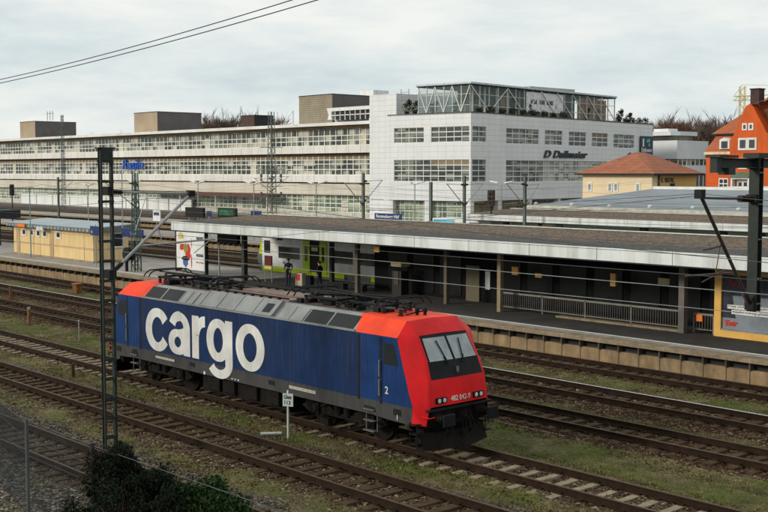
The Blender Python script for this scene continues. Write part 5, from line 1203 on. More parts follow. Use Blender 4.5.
win('r', 44.3, 52.2, 12.3, 14.8, 4, 3, g_white); win('r', 9.6, 20.8, 6.3, 9.8, 5, 4, g_white); win('r', 20.8, 31.4, 6.3, 9.8, 6, 4, g_pale); win('r', 31.4, 42, 6.3, 9.8, 6, 4, g_pale)
for x in (-16.0, -8.6, -.5): LB('column', white, (x-.45, x+.45, .1, 1.0, -.4, 3.4))
for y in (8, 17, 26, 35, 44, 53): LB('column', white, (-1.0, -.1, y-.4, y+.4, -.4, 3.4))
for i in range(4):
    a = -Lx+.9+i*3.8; LB('shop_window', frmw, *[(a+j*.95-.05, a+j*.95+.05, 1.0, 1.09, -.2, 3.3) for j in range(5)], *[(a, a+3.8, 1.0, 1.09, z, z+.1) for z in (.5, 1.6, 2.5)])
LB('pane', g_low, (-Lx+.2, -1.2, 1.04, 1.099, -.2, 3.35)); LB('pane', M('shop_amber', (.13, .1, .04), .3, 0, .8, .5), (-1.099, -1.04, 1.2, 59, -.2, 3.35))
for z in (5.2, 10.9): pass
L0 = (-91.25, 104.35, 0); ca_, sa_ = math.cos(RZ), math.sin(RZ)
def lw(x, y, z): return (L0[0]+x*ca_-y*sa_, L0[1]+x*sa_+y*ca_, z)
text('D Dallmeier', 2, 'lettering', M('letters_dark', (.04, .055, .07), .5), T, lw(.12, 20.6, 10.3), (-sa_, ca_, 0), (0, 0, 1), .12, .3, .05, (14.2, 1.25))
m = MB(); m.prism([(49.2, 10.2), (49.6, 11.2), (50.5, 11.6), (51.5, 11.1), (52.5, 11.5), (53.2, 10.6), (51.5, 10.1), (50.2, 9.7)], 'x', .02, .08); m.prism([(53.6, 10.7), (54.6, 11.5), (55.6, 11.7), (55.9, 11.2), (54.6, 10.6)], 'x', .02, .08); m.build('blue_emblem', bluelet, T, local=True)
# penthouse
PH = thing('roof_penthouse', 'glass and steel penthouse with plants on top of the white building', 'penthouse', (-91.25, 104.35, 17), RZ)
def PB(name, mat, *bs, par=None):
    m = MB()
    for x0, x1, y0, y1, z0, z1 in bs: m.box(x0, x1, y0, y1, z0-17, z1-17)
    return m.build(name, mat, par or PH, local=True)
px0, px1, py0, py1, pz = -10.6, -.5, .5, 45.4, 21.4
PB('roof', M('penthouse_roof', (.5, .58, .57), .5), (px0-.3, px1+.35, py0-.35, py1+.3, pz, pz+.28)); PB('roof_edge', darkgrey, (px0-.2, px1+.2, py0-.2, py1+.2, pz-.16, pz-.003))
fr = []; 
for x in np.linspace(px0, px1, 7): fr.append((x-.07, x+.07, py0-.07, py0+.07, 17.1, pz-.16))
for y in np.linspace(py0, py1, 19): fr.append((px1-.07, px1+.07, y-.07, y+.07, 17.1, pz-.16))
for z in (18.2, 19.9): fr += [(px0, px1, py0-.05, py0+.05, z-.04, z+.04), (px1-.05, px1+.05, py0, py1, z-.04, z+.04)]
PB('frame', M('frame_pale', (.5, .56, .55), .5), *fr)
m = MB()
xs_ = np.linspace(px0, px1, 7)
for i in range(6): 
    m.bar((xs_[i], py0-.12, .2 if i % 2 else 4.2), (xs_[i+1], py0-.12, 4.2 if i % 2 else .2), .12, .12, (0, 1, 0)); 
ys_ = np.linspace(py0, py1, 10)
for i in range(9): m.bar((px1+.12, ys_[i], 4.2 if i % 2 == 0 or i > 4 else .2), (px1+.12, ys_[i+1], .2 if i % 2 == 0 or i > 4 else 4.2), .12, .12, (1, 0, 0))
m.build('brace', white, PH, local=True)
PB('glazing', glaz, (px0, px1, py0-.012, py0+.012, 17.1, pz-.16)); PB('glazing', glaz, (px1-.012, px1+.012, py0, py1, 17.1, pz-.16))
PB('inner_wall', M('penthouse_inner', (.2, .19, .15), .8, 0, .9, .5), (px0+4, px1-4.5, py0+5, py1-9, 17, pz-.3))
for i_ in range(12): yy_ = 3+i_*3.3; PB('inner_column', frm, (px1-1.6, px1-1.35, yy_, yy_+.2, 17, pz-.2))
PB('banner', M('banner', (.68, .68, .68), .6), (px1+.015, px1+.045, 16, 27.5, 17.9, 21.0))
q = MB(); 
for a, b in ((17.3, 19.2), (20, 21.6), (22.2, 24.2)): q.box(px1+.046, px1+.06, a, b, 2.1, 2.8)
q.build('banner_marks', M('banner_dark', (.1, .1, .12), .6), PH, local=True)
PB('far_glazing', glaz, (px0-.012, px0+.012, py0, py1, 17.1, pz-.16))
PB('coloured_panel', M('panel_wood', (.3, .13, .05), .7, 0, .5, 1), (px1-.5, px1-.4, 33, 43, 17.2, 20.8)); PB('door', M('door_brown', (.22, .1, .05), .6), (px1-.45, px1-.38, 9.3, 10.6, 17.1, 19.8))
T = thing('roof_ladder', 'thin metal ladder frame beside the penthouse', 'ladder', lw(-13.8, 1, 17)); m = MB()
for a in (-14.6, -13.0): m.rod(lw(a, 1, 17), lw(a, 1, 21.2), .06)
for z in np.arange(17.4, 21.2, .55): m.rod(lw(-14.6, 1, z), lw(-13.0, 1, z), .04)
m.build('frame', tubes, T)
MB().box(-117, -110.5, 108, 114, 0, 20.7)
# billboard on the end of the wall
T = thing('company_billboard', 'dark blue company billboard with white writing on the white building', 'billboard', lw(.2, 56, 12.6), RZ)
def BBx(name, mat, *bs, par=None):
    m = MB()
    for b in bs: m.box(*b)
    return m.build(name, mat, par or T, local=True)
bp = BBx('panel', M('billboard_navy', (.012, .03, .055), .4), (.0, .12, -1.9, 3.1, -1.9, 2.1)); BBx('stripe', bluelet, (.121, .14, -1.9, 3.1, -1.9, -1.1), par=bp)
BBx('emblem', M('teal', (.1, .5, .42), .5), (.121, .14, .6, 1.15, .9, 1.5), (.121, .14, 1.3, 1.85, 1.0, 1.6), (.121, .14, 1.3, 1.85, .2, .75), par=bp); BBx('emblem', white, (.121, .14, -1.1, -.5, .1, 1.62), par=bp)
text('Dallmeier', .9, 'lettering', white, bp, lw(.36, 54.4, 11.7), (-sa_, ca_, 0), (0, 0, 1), .01, 0, .02, (4.3, .75))

# ------------------------------------------------------------------ yellow building with hipped roof
T = thing('yellow_building', 'pale yellow low building with a red hipped tile roof', 'building', (-45.6, 84, 0))
MB().box(-50.3, -41.0, 80, 88.2, -.3, 7.7).build('wall', cream2, T); MB().box(-40.998, -40.9, 81.3, 88.2, -.3, 7.68).build('side_wall', ochre, T); MB().box(-41.0, -40.85, 81.0, 81.25, -.3, 7.68).build('downpipe', M('pipe_brown', (.12, .07, .04), .6), T)
m = MB(); a, b, c, d = (-50.9, 79.4, 7.75), (-40.3, 79.4, 7.75), (-40.3, 88.9, 7.75), (-50.9, 88.9, 7.75); r1, r2 = (-45.9, 83.6, 10.1), (-45.3, 84.7, 10.1)
m.add([a, b, c, d, r1, r2], [(0, 1, 4), (1, 2, 5, 4), (2, 3, 5), (3, 0, 4, 5), (3, 2, 1, 0)]); rf = m.build('roof', tileroof, T)
MB().box(-50.95, -40.25, 79.35, 79.42, 7.6, 7.76).build('gutter', darkgrey, rf); MB().box(-40.3, -40.2, 79.42, 88.9, 7.55, 7.76).build('gutter', darkgrey, rf)
for x in (-49.3, -46.5, -45.7, -42.8): f = MB().box(x-.32, x+.32, 79.94, 80, 5.75, 6.75).build('window', white, T); MB().box(x-.16, x+.16, 79.93, 79.94, 5.9, 6.6).build('pane', M('pane_grey', (.3, .32, .3), .3), f)
f = MB().box(-40.9, -40.85, 83.2, 84.0, 5.0, 6.7).build('window', darkgrey, T); MB().box(-40.85, -40.83, 83.3, 83.9, 5.5, 6.2).build('pane', M('pane_grey', (.3, .32, .3)), f)
text('E. BIZAL', .8, 'lettering', M('letters_dark', (.04, .055, .07)), T, (-40.86, 81.5, 6.8), (0, 1, 0), (0, 0, 1), .03, 0, .02, (2.4, .5))
# ------------------------------------------------------------------ white office block with rounded bands
T = thing('banded_office_block', 'white office block with grey bands of windows between the billboard and the orange house', 'building', (-102, 178, 0))
BBm = M('band_white', (.66, .68, .69), .6, 0, .06, .3); gl_ = glasscells('panes_office', [(.2, (.02, .022, .02)), (.5, (.06, .055, .045)), (.8, (.3, .26, .18))], 1.6, 2, obj=False)
for z0, z1 in ((-.3, 5.0), (7.4, 9.25), (10.5, 12.3), (12.3, 14.15)): MB().box(-118, -100, 172, 183, z0 if z0 != 12.3 else 12.31, z1).build('band', BBm, T)
for z0, z1 in ((5.0, 7.4), (9.25, 10.5)):
    MB().box(-117.8, -100.3, 172.3, 182.7, z0, z1).build('window_band', gl_, T)
    m = MB()
    for y in np.arange(172.6, 182.6, 1.5): m.box(-100.3, -100.18, y, y+.2, z0, z1)
    for x in np.arange(-117, -100.6, 1.5): m.box(x, x+.2, 172.18, 172.3, z0, z1)
    m.build('mullion', frm, T)
MB().box(-117, -101.8, 173.4, 180.5, 14.15, 15.2).build('window_band', gl_, T)
MB().prism([(-118, 172.9), (-102.2, 172.9), (-101, 174.5), (-101, 180.5), (-103, 181), (-118, 181)], 'z', 15.2, 16.0).build('band', BBm, T)
MB().prism([(-107, 174), (-103.5, 174), (-103, 176), (-104, 178), (-107, 178)], 'z', 16.0, 16.6).build('roof_unit', white, T)
# ------------------------------------------------------------------ orange house
T = thing('orange_house', 'large orange rendered house with gables, red tile roof and white windows', 'house', (-47, 115, 0))
MB().box(-53.7, -30, 110, 124, -.3, 10.45).build('wall', orange, T)
MB().box(-53.9, -49.0, 109.8, 109.99, 10.2, 10.55).build('cornice', M('cornice', (.7, .55, .35), .7), T)
m = MB(); m.add([(-53.9, 109.8, 10.5), (-30, 109.8, 10.5), (-30, 112, 12.9), (-53.3, 112, 12.9), (-53.9, 124.2, 10.5), (-53.3, 122, 12.9), (-30, 124.2, 10.5), (-30, 122, 12.9), (-47.5, 117, 18.6), (-30, 117, 18.6), (-54.0, 111.5, 12.9), (-30, 111.5, 12.9), (-54.0, 122.5, 12.9), (-30, 122.5, 12.9)],
      [(0, 1, 2, 3), (0, 3, 5, 4), (4, 5, 7, 6), (10, 11, 9, 8), (10, 8, 12), (12, 8, 9, 13), (10, 12, 13, 11)]); rf = m.build('roof', tileroof2, T)
MB().box(-53.95, -49.3, 111.45, 111.6, 12.78, 12.95).build('gutter', darkgrey, rf)
m = MB(); m.prism([(-49.7, -.3), (-49.7, 12.0), (-48.9, 13.1), (-47.9, 15.6), (-47.5, 16.3), (-47.0, 16.55), (-46.5, 16.1), (-45.6, 14.6), (-44.6, 12.9), (-43.8, 12.3), (-43.2, -.3)], 'y', 109.2, 113.5); g = m.build('gable', orange, T)
m = MB(); m.prism([(-43.0, -.3), (-43.0, 12.6), (-41.6, 16.6), (-40, 19.3), (-35, 19.3), (-33, 12.6), (-33, -.3)], 'y', 109.6, 116); m.build('gable', orange, T)
m = MB(); m.add([(-47.0, 109.4, 16.4), (-41.0, 109.4, 18.0), (-40.5, 117, 20), (-47.0, 117, 18.2)], [(0, 1, 2, 3)]); 
m.prism([(-46.9, 16.3), (-44.2, 12.6), (-42.6, 12.6), (-42.4, 17.4), (-43.5, 18.3)], 'y', 111, 117); m.build('dormer_roof', tileroof2, rf)
MB().prism([(-45.6, 15.6), (-43.5, 12.8), (-43.0, 12.8), (-42.9, 16.0)], 'y', 110.5, 110.98).build('roof_valley', M('slate', (.05, .035, .04), .7), rf)
ch = MB().box(-49.2, -47.95, 113, 114.3, 12.5, 18.6).build('chimney', M('chimney_brick', (.07, .05, .045), .8, 0, .3, 3), rf); MB().box(-49.3, -47.85, 112.9, 114.4, 18.6, 18.75).build('chimney_cap', darkgrey, ch)
def hw(x0, x1, z0, z1, y, nx=2, nz=2, fr=.14):
    f = MB().box(x0, x1, y-.08, y, z0, z1).build('window', white, T); m = MB()
    w_ = (x1-x0-fr*(nx+1))/nx; h_ = (z1-z0-fr*(nz+1))/nz
    for i in range(nx):
        for j in range(nz): m.box(x0+fr+i*(w_+fr), x0+fr+i*(w_+fr)+w_, y-.1, y-.08, z0+fr+j*(h_+fr), z0+fr+j*(h_+fr)+h_)
    m.build('pane', glassdark, f)
hw(-48.0, -47.3, 13.2, 14.1, 109.2, 1, 1, .2); hw(-47.1, -46.4, 13.2, 14.1, 109.2, 1, 1, .2); hw(-48.5, -47.2, 10.7, 12.25, 109.2, 1, 1, .25); hw(-47.19, -45.9, 10.7, 12.25, 109.2, 1, 1, .25); hw(-48.4, -47.0, 8.3, 9.7, 109.2); hw(-48.6, -46.8, 5.4, 6.9, 109.2, 2, 1, .3)
hw(-51.7, -50.3, 5.7, 7.1, 110, 2, 2); hw(-51.6, -50.2, 8.3, 9.6, 110, 2, 2)
MB().prism([(-51.7, 10.9), (-51.7, 12.1), (-51, 12.4), (-50.2, 12.1), (-50.2, 10.9)], 'y', 109.9, 111.2).build('dormer', white, T); MB().box(-51.4, -50.5, 109.86, 109.9, 11.0, 11.9).build('pane', glassdark, T)
m = MB(); m.add([(-49.3, 108.2, 7.2), (-46.2, 108.2, 7.2), (-46.6, 109.2, 7.9), (-48.9, 109.2, 7.9)], [(0, 1, 2, 3)]); m.build('porch_roof', M('copper_green', (.1, .15, .1), .7), T); MB().box(-49.0, -46.4, 108.4, 109.2, 7.0, 7.18).build('porch_beam', white, T)
MB().box(-49.0, -48.8, 108.4, 109.2, 4, 7).build('porch_post', white, T); MB().box(-46.6, -46.4, 108.4, 109.2, 4, 7).build('porch_post', white, T)
MB().rod((-49.75, 109.9, 0), (-49.75, 109.9, 12.5), .09).build('downpipe', darkgrey, T)
T = thing('low_roof_building', 'low pale flat roofed building in front of the orange house at the right edge', 'building', (-28, 84, 0)); MB().box(-31.5, -18, 78, 84, 0, 6.1).build('wall', M('lowwall', (.5, .5, .46), .7), T); MB().box(-32, -18, 77.6, 84.4, 6.1, 6.45).build('roof', white, T)
# crane
T = thing('tower_crane', 'distant yellow tower crane behind the orange house', 'crane', (-163, 300, 0)); cy_ = M('crane_yellow', (.55, .42, .12), .6)
def truss(a, b, w_, name):
    m = MB(); a, b = Vector(a), Vector(b); n = max(3, int((b-a).length/(w_*1.2))); d = (b-a).normalized(); s = d.orthogonal().normalized() if abs(d.z) > .9 else Vector((0, 0, 1)); t = d.cross(s)
    for u in (-1, 1):
        for v in (-1, 1): m.rod(a+s*u*w_/2+t*v*w_/2, b+s*u*w_/2+t*v*w_/2, .12, 4)
    for i in range(n):
        p, q = a.lerp(b, i/n), a.lerp(b, (i+1)/n); k = 1 if i % 2 else -1
        for v in (-1, 1): m.rod(p+s*k*w_/2+t*v*w_/2, q-s*k*w_/2+t*v*w_/2, .07, 4)
    m.build(name, cy_, T)
truss((-163, 300, 0), (-163, 300, 34.5), 1.5, 'tower'); truss((-165.5, 299.2, 30.8), (-120, 315, 31.2), 1.3, 'jib')
m = MB(); m.rod((-163, 300, 35), (-125, 313, 32.3), .08, 4); m.rod((-163, 300, 35), (-165.5, 299.2, 31.5), .08, 4); m.build('tie_rod', cy_, T)

# ------------------------------------------------------------------ trees
bark = M('bark', (.1, .075, .06), .9, 0, .3, 3); twigm = M('twigs', (.13, .095, .08), .9, 0, .35, 1); twigr = M('russet_twigs', (.17, .085, .05), .9, 0, .35, 1)
def bare_tree(name, h, seed, spread, twm, label, cat, loc, dense=1.0):
    r = random.Random(seed); tr = MB(); cr_ = MB()
    T = thing(name, label, cat, loc, group='bare trees behind the buildings')
    def grow(p, d, ln, rad, lev):
        q = p+d*ln; (tr if lev < 2 else cr_).rod(p, q, max(rad, .028), 6 if lev < 2 else 3, rad*.7, cap=False)
        if lev >= (7 if twm is twigr else 6): return
        for i in range((3 if lev < 4 else 4) if r.random() < dense else 2):
            a = r.uniform(.25, .75)*spread; az = r.uniform(0, 6.28); o = d.orthogonal().normalized(); o.rotate(Matrix.Rotation(az, 3, d))
            nd_ = (d*math.cos(a)+o*math.sin(a)+Vector((0, 0, .12))).normalized(); grow(p.lerp(q, r.uniform(.55, 1)), nd_, ln*r.uniform(.6, .86), rad*.6, lev+1)
    grow(Vector((0, 0, 0)), Vector((r.uniform(-.05, .05), r.uniform(-.05, .05), 1)).normalized(), h*.3, h*.017, 0)
    tr.build('trunk', bark, T, local=True, fixn=False); cr_.build('crown', twm, T, local=True, fixn=False); return snap(T)
protos = [bare_tree('bare_tree', 17, 1, 1.0, twigm, 'bare grey tree right above the roof edge of the banded office', 'tree', (-86, 152, 0)),
          bare_tree('bare_tree', 16, 2, 1.2, twigr, 'russet bare tree left of the banded office roof', 'tree', (-92, 156, 0)),
          bare_tree('bare_tree', 18, 3, .85, twigm, 'tall bare tree with an upright crown between office and orange house', 'tree', (-80, 150, 0))]
pos_ = [(-128, 196, 1, 1.5, 'russet tree just right of the white building corner'), (-122, 192, 1, 1.48, 'russet tree behind the top of the billboard'), (-117.5, 195, 1, 1.45, 'russet tree over the middle of the banded office'), (-124, 202, 1, 1.5, 'russet tree second from the billboard'), (-134, 200, 0, 1.42, 'grey tree behind the right end of the roof planting'),
        (-139, 200, 0, 1.32, 'grey tree half hidden by the right end of the white building'), (-104, 192, 0, 1.4, 'grey tree left of the orange house roof'), (-101, 196, 0, 1.4, 'dense dark tree touching the orange house roof'), (-98, 192, 0, 1.3, 'grey tree behind the slope of the orange roof'), (-126, 205, 0, 1.5, 'grey tree standing behind the russet trees'), (-115, 203, 1, 1.5, 'russet tree at the back over the office roof unit'), (-110, 203, 1, 1.42, 'russet tree at the back near the tall grey tree'), (-107.5, 198, 1, 1.38, 'brownish tree left of the dark chimney')]
for o_, lc, sc_ in zip(protos, ((-113, 194, 0), (-119.5, 198, 0), (-110.5, 195, 0)), (1.42, 1.45, 1.2)): o_.location = lc; o_.scale = (sc_,)*3
for x, y, k, sc, lb in pos_: dup(protos[k], (x, y, 0), lb, rz=random.uniform(0, 6), scale=(sc, sc, sc))
far = [(-228, 150, 1, 1.62), (-236, 152, 0, 1.66), (-220, 150, 0, 1.64), (-212, 152, 1, 1.62), (-244, 155, 0, 1.66), (-204, 148, 0, 1.35), (-197, 150, 1, 1.32), (-190, 150, 0, 1.3), (-232, 156, 2, 1.5), (-224, 156, 0, 1.64), (-277, 150, 1, 1.38), (-282, 152, 0, 1.35), (-300, 152, 0, 1.33), (-306, 152, 0, 1.34), (-316, 152, 0, 1.3), (-240, 158, 1, 1.62), (-273, 152, 1, 1.4), (-216, 156, 0, 1.64)]
for i, (x, y, k, sc) in enumerate(far):
    nm = ['leftmost', 'second', 'third', 'fourth', 'fifth', 'sixth', 'seventh', 'eighth', 'ninth', 'tenth', 'eleventh', 'twelfth', 'thirteenth', 'fourteenth', 'fifteenth', 'sixteenth', 'seventeenth', 'last'][sorted(f[0] for f in far).index(x)]
    dup(protos[k], (x, y, 0), nm+' from the left of the bare trees showing over the long roof', rz=random.uniform(0, 6), scale=(sc, sc, sc))

def leafcloud(n, vols, size, rng, up=.0):
    vs = []; fs = []
    for i in range(n):
        c, rr = vols[rng.integers(len(vols))]; v = rng.normal(size=3); v /= np.linalg.norm(v); v *= rng.uniform(.2, 1.1)**.6*np.array(rr); p = np.array(c)+v
        a = rng.normal(size=3); a /= np.linalg.norm(a); b = np.cross(a, rng.normal(size=3)); b /= np.linalg.norm(b); s = size*rng.uniform(.6, 1.4); o = len(vs)
        vs += [tuple(p+a*s), tuple(p+b*s*.55), tuple(p-a*s), tuple(p-b*s*.55)]; fs.append((o, o+1, o+2, o+3))
    return vs, fs
def leafmat(name, a, b_, c):
    m, t, b = newmat(name); g = nd(t, 'ShaderNodeNewGeometry'); col = ramp(t, g.outputs['Random Per Island'], [(0, a), (.6, b_), (1, c)]); t.links.new(col, b.inputs['Base Color']); b.inputs['Roughness'].default_value = .8; b.inputs['Specular IOR Level'].default_value = .08; return m
rg = np.random.default_rng(4)
# plants on the roof terrace
pm = leafmat('terrace_plant', (.02, .035, .015), (.05, .055, .025), (.12, .09, .04))
for i, (u, v, s) in enumerate(((-11.6, .8, .9), (-13.3, .9, 1.0), (-.9, 17, .8), (-1.3, 22, .9), (-1.1, 25, .9), (-1.2, 30, .8), (-1, 36, .9), (-1.2, 40, .9), (-.9, 48, 1.0), (-.9, 51.5, .8), (-8, 1.1, .8), (-4, 1.2, .7))):
    w0 = lw(u, v, 17.1); T = thing('terrace_plant', ['dark bushy plant left of the penthouse', 'second bushy plant left of the penthouse, by the ladder', 'plant left of the banner inside the penthouse', 'plant before the middle of the banner', 'plant at the right of the banner', 'plant between banner and wooden panels', 'left plant before the wooden panels', 'right plant before the wooden panels', 'plant right of the penthouse on the open terrace', 'last plant on the open terrace', 'plant behind the left penthouse glass', 'plant behind the middle of the left penthouse glass'][i], 'plant', w0, group='plants on the roof terrace')
    vs, fs = leafcloud(260, [((0, 0, 1.1*s), (.8*s, .8*s, 1.0*s)), ((.3, .2, 1.9*s), (.4*s, .4*s, .5*s))], .16, rg); MB().add(vs, fs).build('foliage', pm, T, local=True, fixn=False); MB().lathe((0, 0, 0), [(.3, 0), (.4, .5)], 10).build('pot', darkgrey, T, local=True)
for i in range(14):
    v = 2.5+i*3.1 if i < 9 else 46.5+(i-9)*2.6; w0 = lw(-.2, v, 17.1); T = thing('terrace_plant', 'low green shrub on the right edge of the white roof, '+ORD[i]+' from the building corner', 'plant', w0, group='shrubs in the roof planting strip'); s_ = rng.uniform(.5, .8)
    vs, fs = leafcloud(160, [((0, 0, .7*s_), (.22*s_, 1.5*s_, .75*s_))], .13, rg); MB().add(vs, fs).build('foliage', pm, T, local=True, fixn=False)
# bush in the foreground
dl = leafmat('dark_leaf', (.004, .007, .004), (.01, .017, .009), (.026, .03, .018)); gl2 = leafmat('green_leaf', (.008, .019, .006), (.018, .04, .011), (.04, .07, .02))
def bush(label, vols, n, mat, size, loc, stems):
    r0 = random.Random(21); sub = []
    for c, rr in vols:
        sub.append((c, tuple(q*.8 for q in rr)))
        for k in range(16):
            v = Vector((r0.gauss(0, 1), r0.gauss(0, 1), r0.gauss(.3, 1))).normalized(); f = r0.uniform(.75, 1.22); z = r0.uniform(.1, .3)
            sub.append(((c[0]+v.x*rr[0]*f, c[1]+v.y*rr[1]*f, c[2]+v.z*rr[2]*f), (z, z, z*r0.uniform(.7, 1.3))))
    vols0 = vols; vols = sub
    T = thing('bush', label, 'bush', loc); vs, fs = leafcloud(n, vols, size, rg); MB().add(vs, fs).build('foliage', mat, T, fixn=False)
    m = MB(); r = random.Random(9)
    for c, rr in vols0:
        for k in range(stems): q = (c[0]+r.uniform(-1, 1)*rr[0]*.9, c[1]+r.uniform(-1, 1)*rr[1]*.9, c[2]+rr[2]*r.uniform(.5, 1.25)); m.rod((c[0]+r.uniform(-.3, .3), c[1], -.3), q, .025, 4, .006, cap=False)
    m.build('stems', M('stem_dark', (.03, .022, .015), .9), T, fixn=False)
bush('large dark leafy bush in the lower left corner', [((9.35, -11.2, 0.87), (.5, .5, 1.0)), ((9.9, -11.3, 0.72), (.7, .6, 1.1)), ((10.7, -11.1, 0.67), (.8, .7, .9)), ((11.4, -11.2, 0.72), (.8, .7, .85)), ((10.9, -11.9, 0.52), (1.0, .8, 1.0)), ((12.2, -11.7, 0.62), (.8, .7, .8)), ((12.9, -12.4, 0.22), (1.0, .8, 1.0)), ((11.9, -12.9, 0.22), (1.1, .8, 1.0)), ((10.4, -12.4, 0.02), (.8, .7, 1.0)), ((13.6, -12.7, 0.12), (.8, .7, .8)), ((9.75, -11.1, 1.47), (.3, .3, .4)), ((11.0, -11.0, 1.32), (.3, .3, .35))], 52000, dl, .034, (11, -11.8, -.3), 10)
bush('smaller fresh green bush to the right of the dark bush', [((12.3, -10.7, 0.97), (.75, .6, .65)), ((13.0, -10.9, 0.82), (.75, .6, .65)), ((11.7, -10.7, 0.87), (.65, .5, .6)), ((13.3, -11.4, 0.52), (.6, .5, .75)), ((12.6, -10.6, 1.47), (.3, .3, .25)), ((13.5, -10.9, 1.17), (.3, .3, .3))], 15000, gl2, .036, (12.8, -11, -.3), 6)
# mesh fence
T = thing('mesh_fence', 'grey wire mesh fence with steel posts in the lower left corner', 'fence', (9, -11.5, -.3)); fmat = M('fence_grey', (.09, .1, .105), .6, .3)
FP = [(-1.0, -10.4), (2.45, -10.8), (5.85, -11.5), (9.12, -11.5), (17.5, -11.3)]
for i, (x, y) in enumerate(FP): MB().rod((x, y, -.3), (x, y, 2.08), .045 if i != 3 else .06, 10).build('post', fmat if i != 3 else M('post_brown', (.03, .025, .022)), T)
tops = [1.95, 1.98, 2.03, 2.02, 2.05, 2.08]
for i in range(len(FP)-1):
    (xa, ya), (xb, yb) = FP[i], FP[i+1]; m = MB(); n = int(math.hypot(xb-xa, yb-ya)/.06)
    for k in range(n):
        t_ = k/n; p = (xa+(xb-xa)*t_, ya+(yb-ya)*t_)
        if i < 3: m.rod((*p, -.25), (*p, tops[i]), .0042, 3, cap=False)
    for z in ((0, .4, .8, 1.2, 1.6, tops[i]) if i < 3 else (tops[i], 1.3)): m.rod((xa, ya, z), (xb, yb, z+.0),   .004 if z != tops[i] else .007, 4, cap=False)
    m.build('mesh_panel', fmat, T, fixn=False)

# ------------------------------------------------------------------ loose ballast and grass near the camera
def scatter():
    rng = np.random.default_rng(8)
    # stones
    n = 110000; X = rng.uniform(-34, 20, n); Yv = rng.uniform(-13, 13.8, n)
    keep = rng.random(n) < (1-.75*grassn(Yv)); X, Yv = X[keep], Yv[keep]
    dist = np.hypot(X-31.6, Yv+23.1); kp = rng.random(len(X)) < np.clip(34/dist, .3, 1)**1.3; X, Yv = X[kp], Yv[kp]; n = len(X)
    dtr = np.min([np.abs(Yv-t) for t in TR], 0); onrail = np.abs(dtr-.75) < .1
    z = np.maximum(-.32, np.where(dtr < .62, -.25, np.where(dtr < 1.5, -.225, -.225-(dtr-1.5)*.14)))+.004
    ok = ~onrail; X, Yv, z = X[ok], Yv[ok], z[ok]; n = len(X)
    base = np.array([(1, 0, 0), (0, 1, 0), (-1, 0, 0), (0, -1, 0), (0, 0, .8), (0, 0, -.8)]); fc = np.array([(0, 1, 4), (1, 2, 4), (2, 3, 4), (3, 0, 4), (1, 0, 5), (2, 1, 5), (3, 2, 5), (0, 3, 5)])
    s = (rng.uniform(.014, .04, n)*np.where(rng.random(n) < .04, 1.8, 1))[:, None, None]; j = rng.uniform(.65, 1.35, (n, 6, 1)); ang = rng.uniform(0, 6.28, n); c, q = np.cos(ang), np.sin(ang)
    V = base[None]*s*j; V = np.stack([V[..., 0]*c[:, None]-V[..., 1]*q[:, None], V[..., 0]*q[:, None]+V[..., 1]*c[:, None], V[..., 2]], -1); V += np.stack([X, Yv, z], -1)[:, None]
    Fi = (fc[None]+np.arange(n)[:, None, None]*6).reshape(-1, 3)
    mk(V.reshape(-1, 3), Fi, 'ballast', stonem, 'loose_ballast')
    # grass
    n = 260000; X = rng.uniform(-40, 20, n); Yv = rng.uniform(-12, 14, n); G = grassn(Yv)
    ph = np.sin(X*.9+Yv*.7)+np.sin(X*.37-Yv*1.9+1)+np.sin(X*2.1+Yv*3.1)*.6
    kp = rng.random(n) < np.clip(G*1.1-.25+ph*.13, 0, 1); X, Yv = X[kp], Yv[kp]; dist = np.hypot(X-31.6, Yv+23.1); kp = rng.random(len(X)) < np.clip(36/dist, .3, 1); X, Yv = X[kp], Yv[kp]; n = len(X)
    dtr = np.min([np.abs(Yv-t) for t in TR], 0); z = np.maximum(-.32, np.where(dtr < .62, -.25, np.where(dtr < 1.5, -.225, -.225-(dtr-1.5)*.14)))-.01
    V = []; k = 3; ang = rng.uniform(0, 6.28, (n, k)); h = rng.uniform(.02, .075, (n, k))*np.where(np.sin(X*5.3+np.sin(Yv*4))*np.sin(Yv*6.1+X)>.55, 2.0, 1)[:, None]; w_ = rng.uniform(.004, .012, (n, k)); ln = rng.uniform(.01, .06, (n, k)); ox = rng.normal(0, .02, (n, k, 2))
    cx = X[:, None]+ox[..., 0]; cy = Yv[:, None]+ox[..., 1]; zz = np.repeat(z[:, None], k, 1); ca, sa = np.cos(ang), np.sin(ang)
    A = np.stack([cx-sa*w_, cy+ca*w_, zz], -1); B = np.stack([cx+sa*w_, cy-ca*w_, zz], -1); Cc = np.stack([cx+ca*ln, cy+sa*ln, zz+h], -1)
    V = np.stack([A, B, Cc], 2).reshape(-1, 3); Fi = np.arange(len(V)).reshape(-1, 3)
    mk(V, Fi, 'grass', grassm, 'grass')
def mk(V, F_, name, mat, label):
    me = bpy.data.meshes.new(name); me.vertices.add(len(V)); me.vertices.foreach_set('co', V.astype(np.float32).ravel()); me.loops.add(F_.size); me.loops.foreach_set('vertex_index', F_.astype(np.int32).ravel())
    me.polygons.add(len(F_)); me.polygons.foreach_set('loop_start', np.arange(0, F_.size, 3, dtype=np.int32)); me.polygons.foreach_set('loop_total', np.full(len(F_), 3, np.int32)); me.update(calc_edges=True)
    me.materials.append(mat); o = bpy.data.objects.new(name, me); COL.objects.link(o); tag(o, 'loose brown and grey ballast stones between the tracks' if name == 'ballast' else 'short green and straw coloured grass between the tracks', 'ballast' if name == 'ballast' else 'grass', kind='stuff')
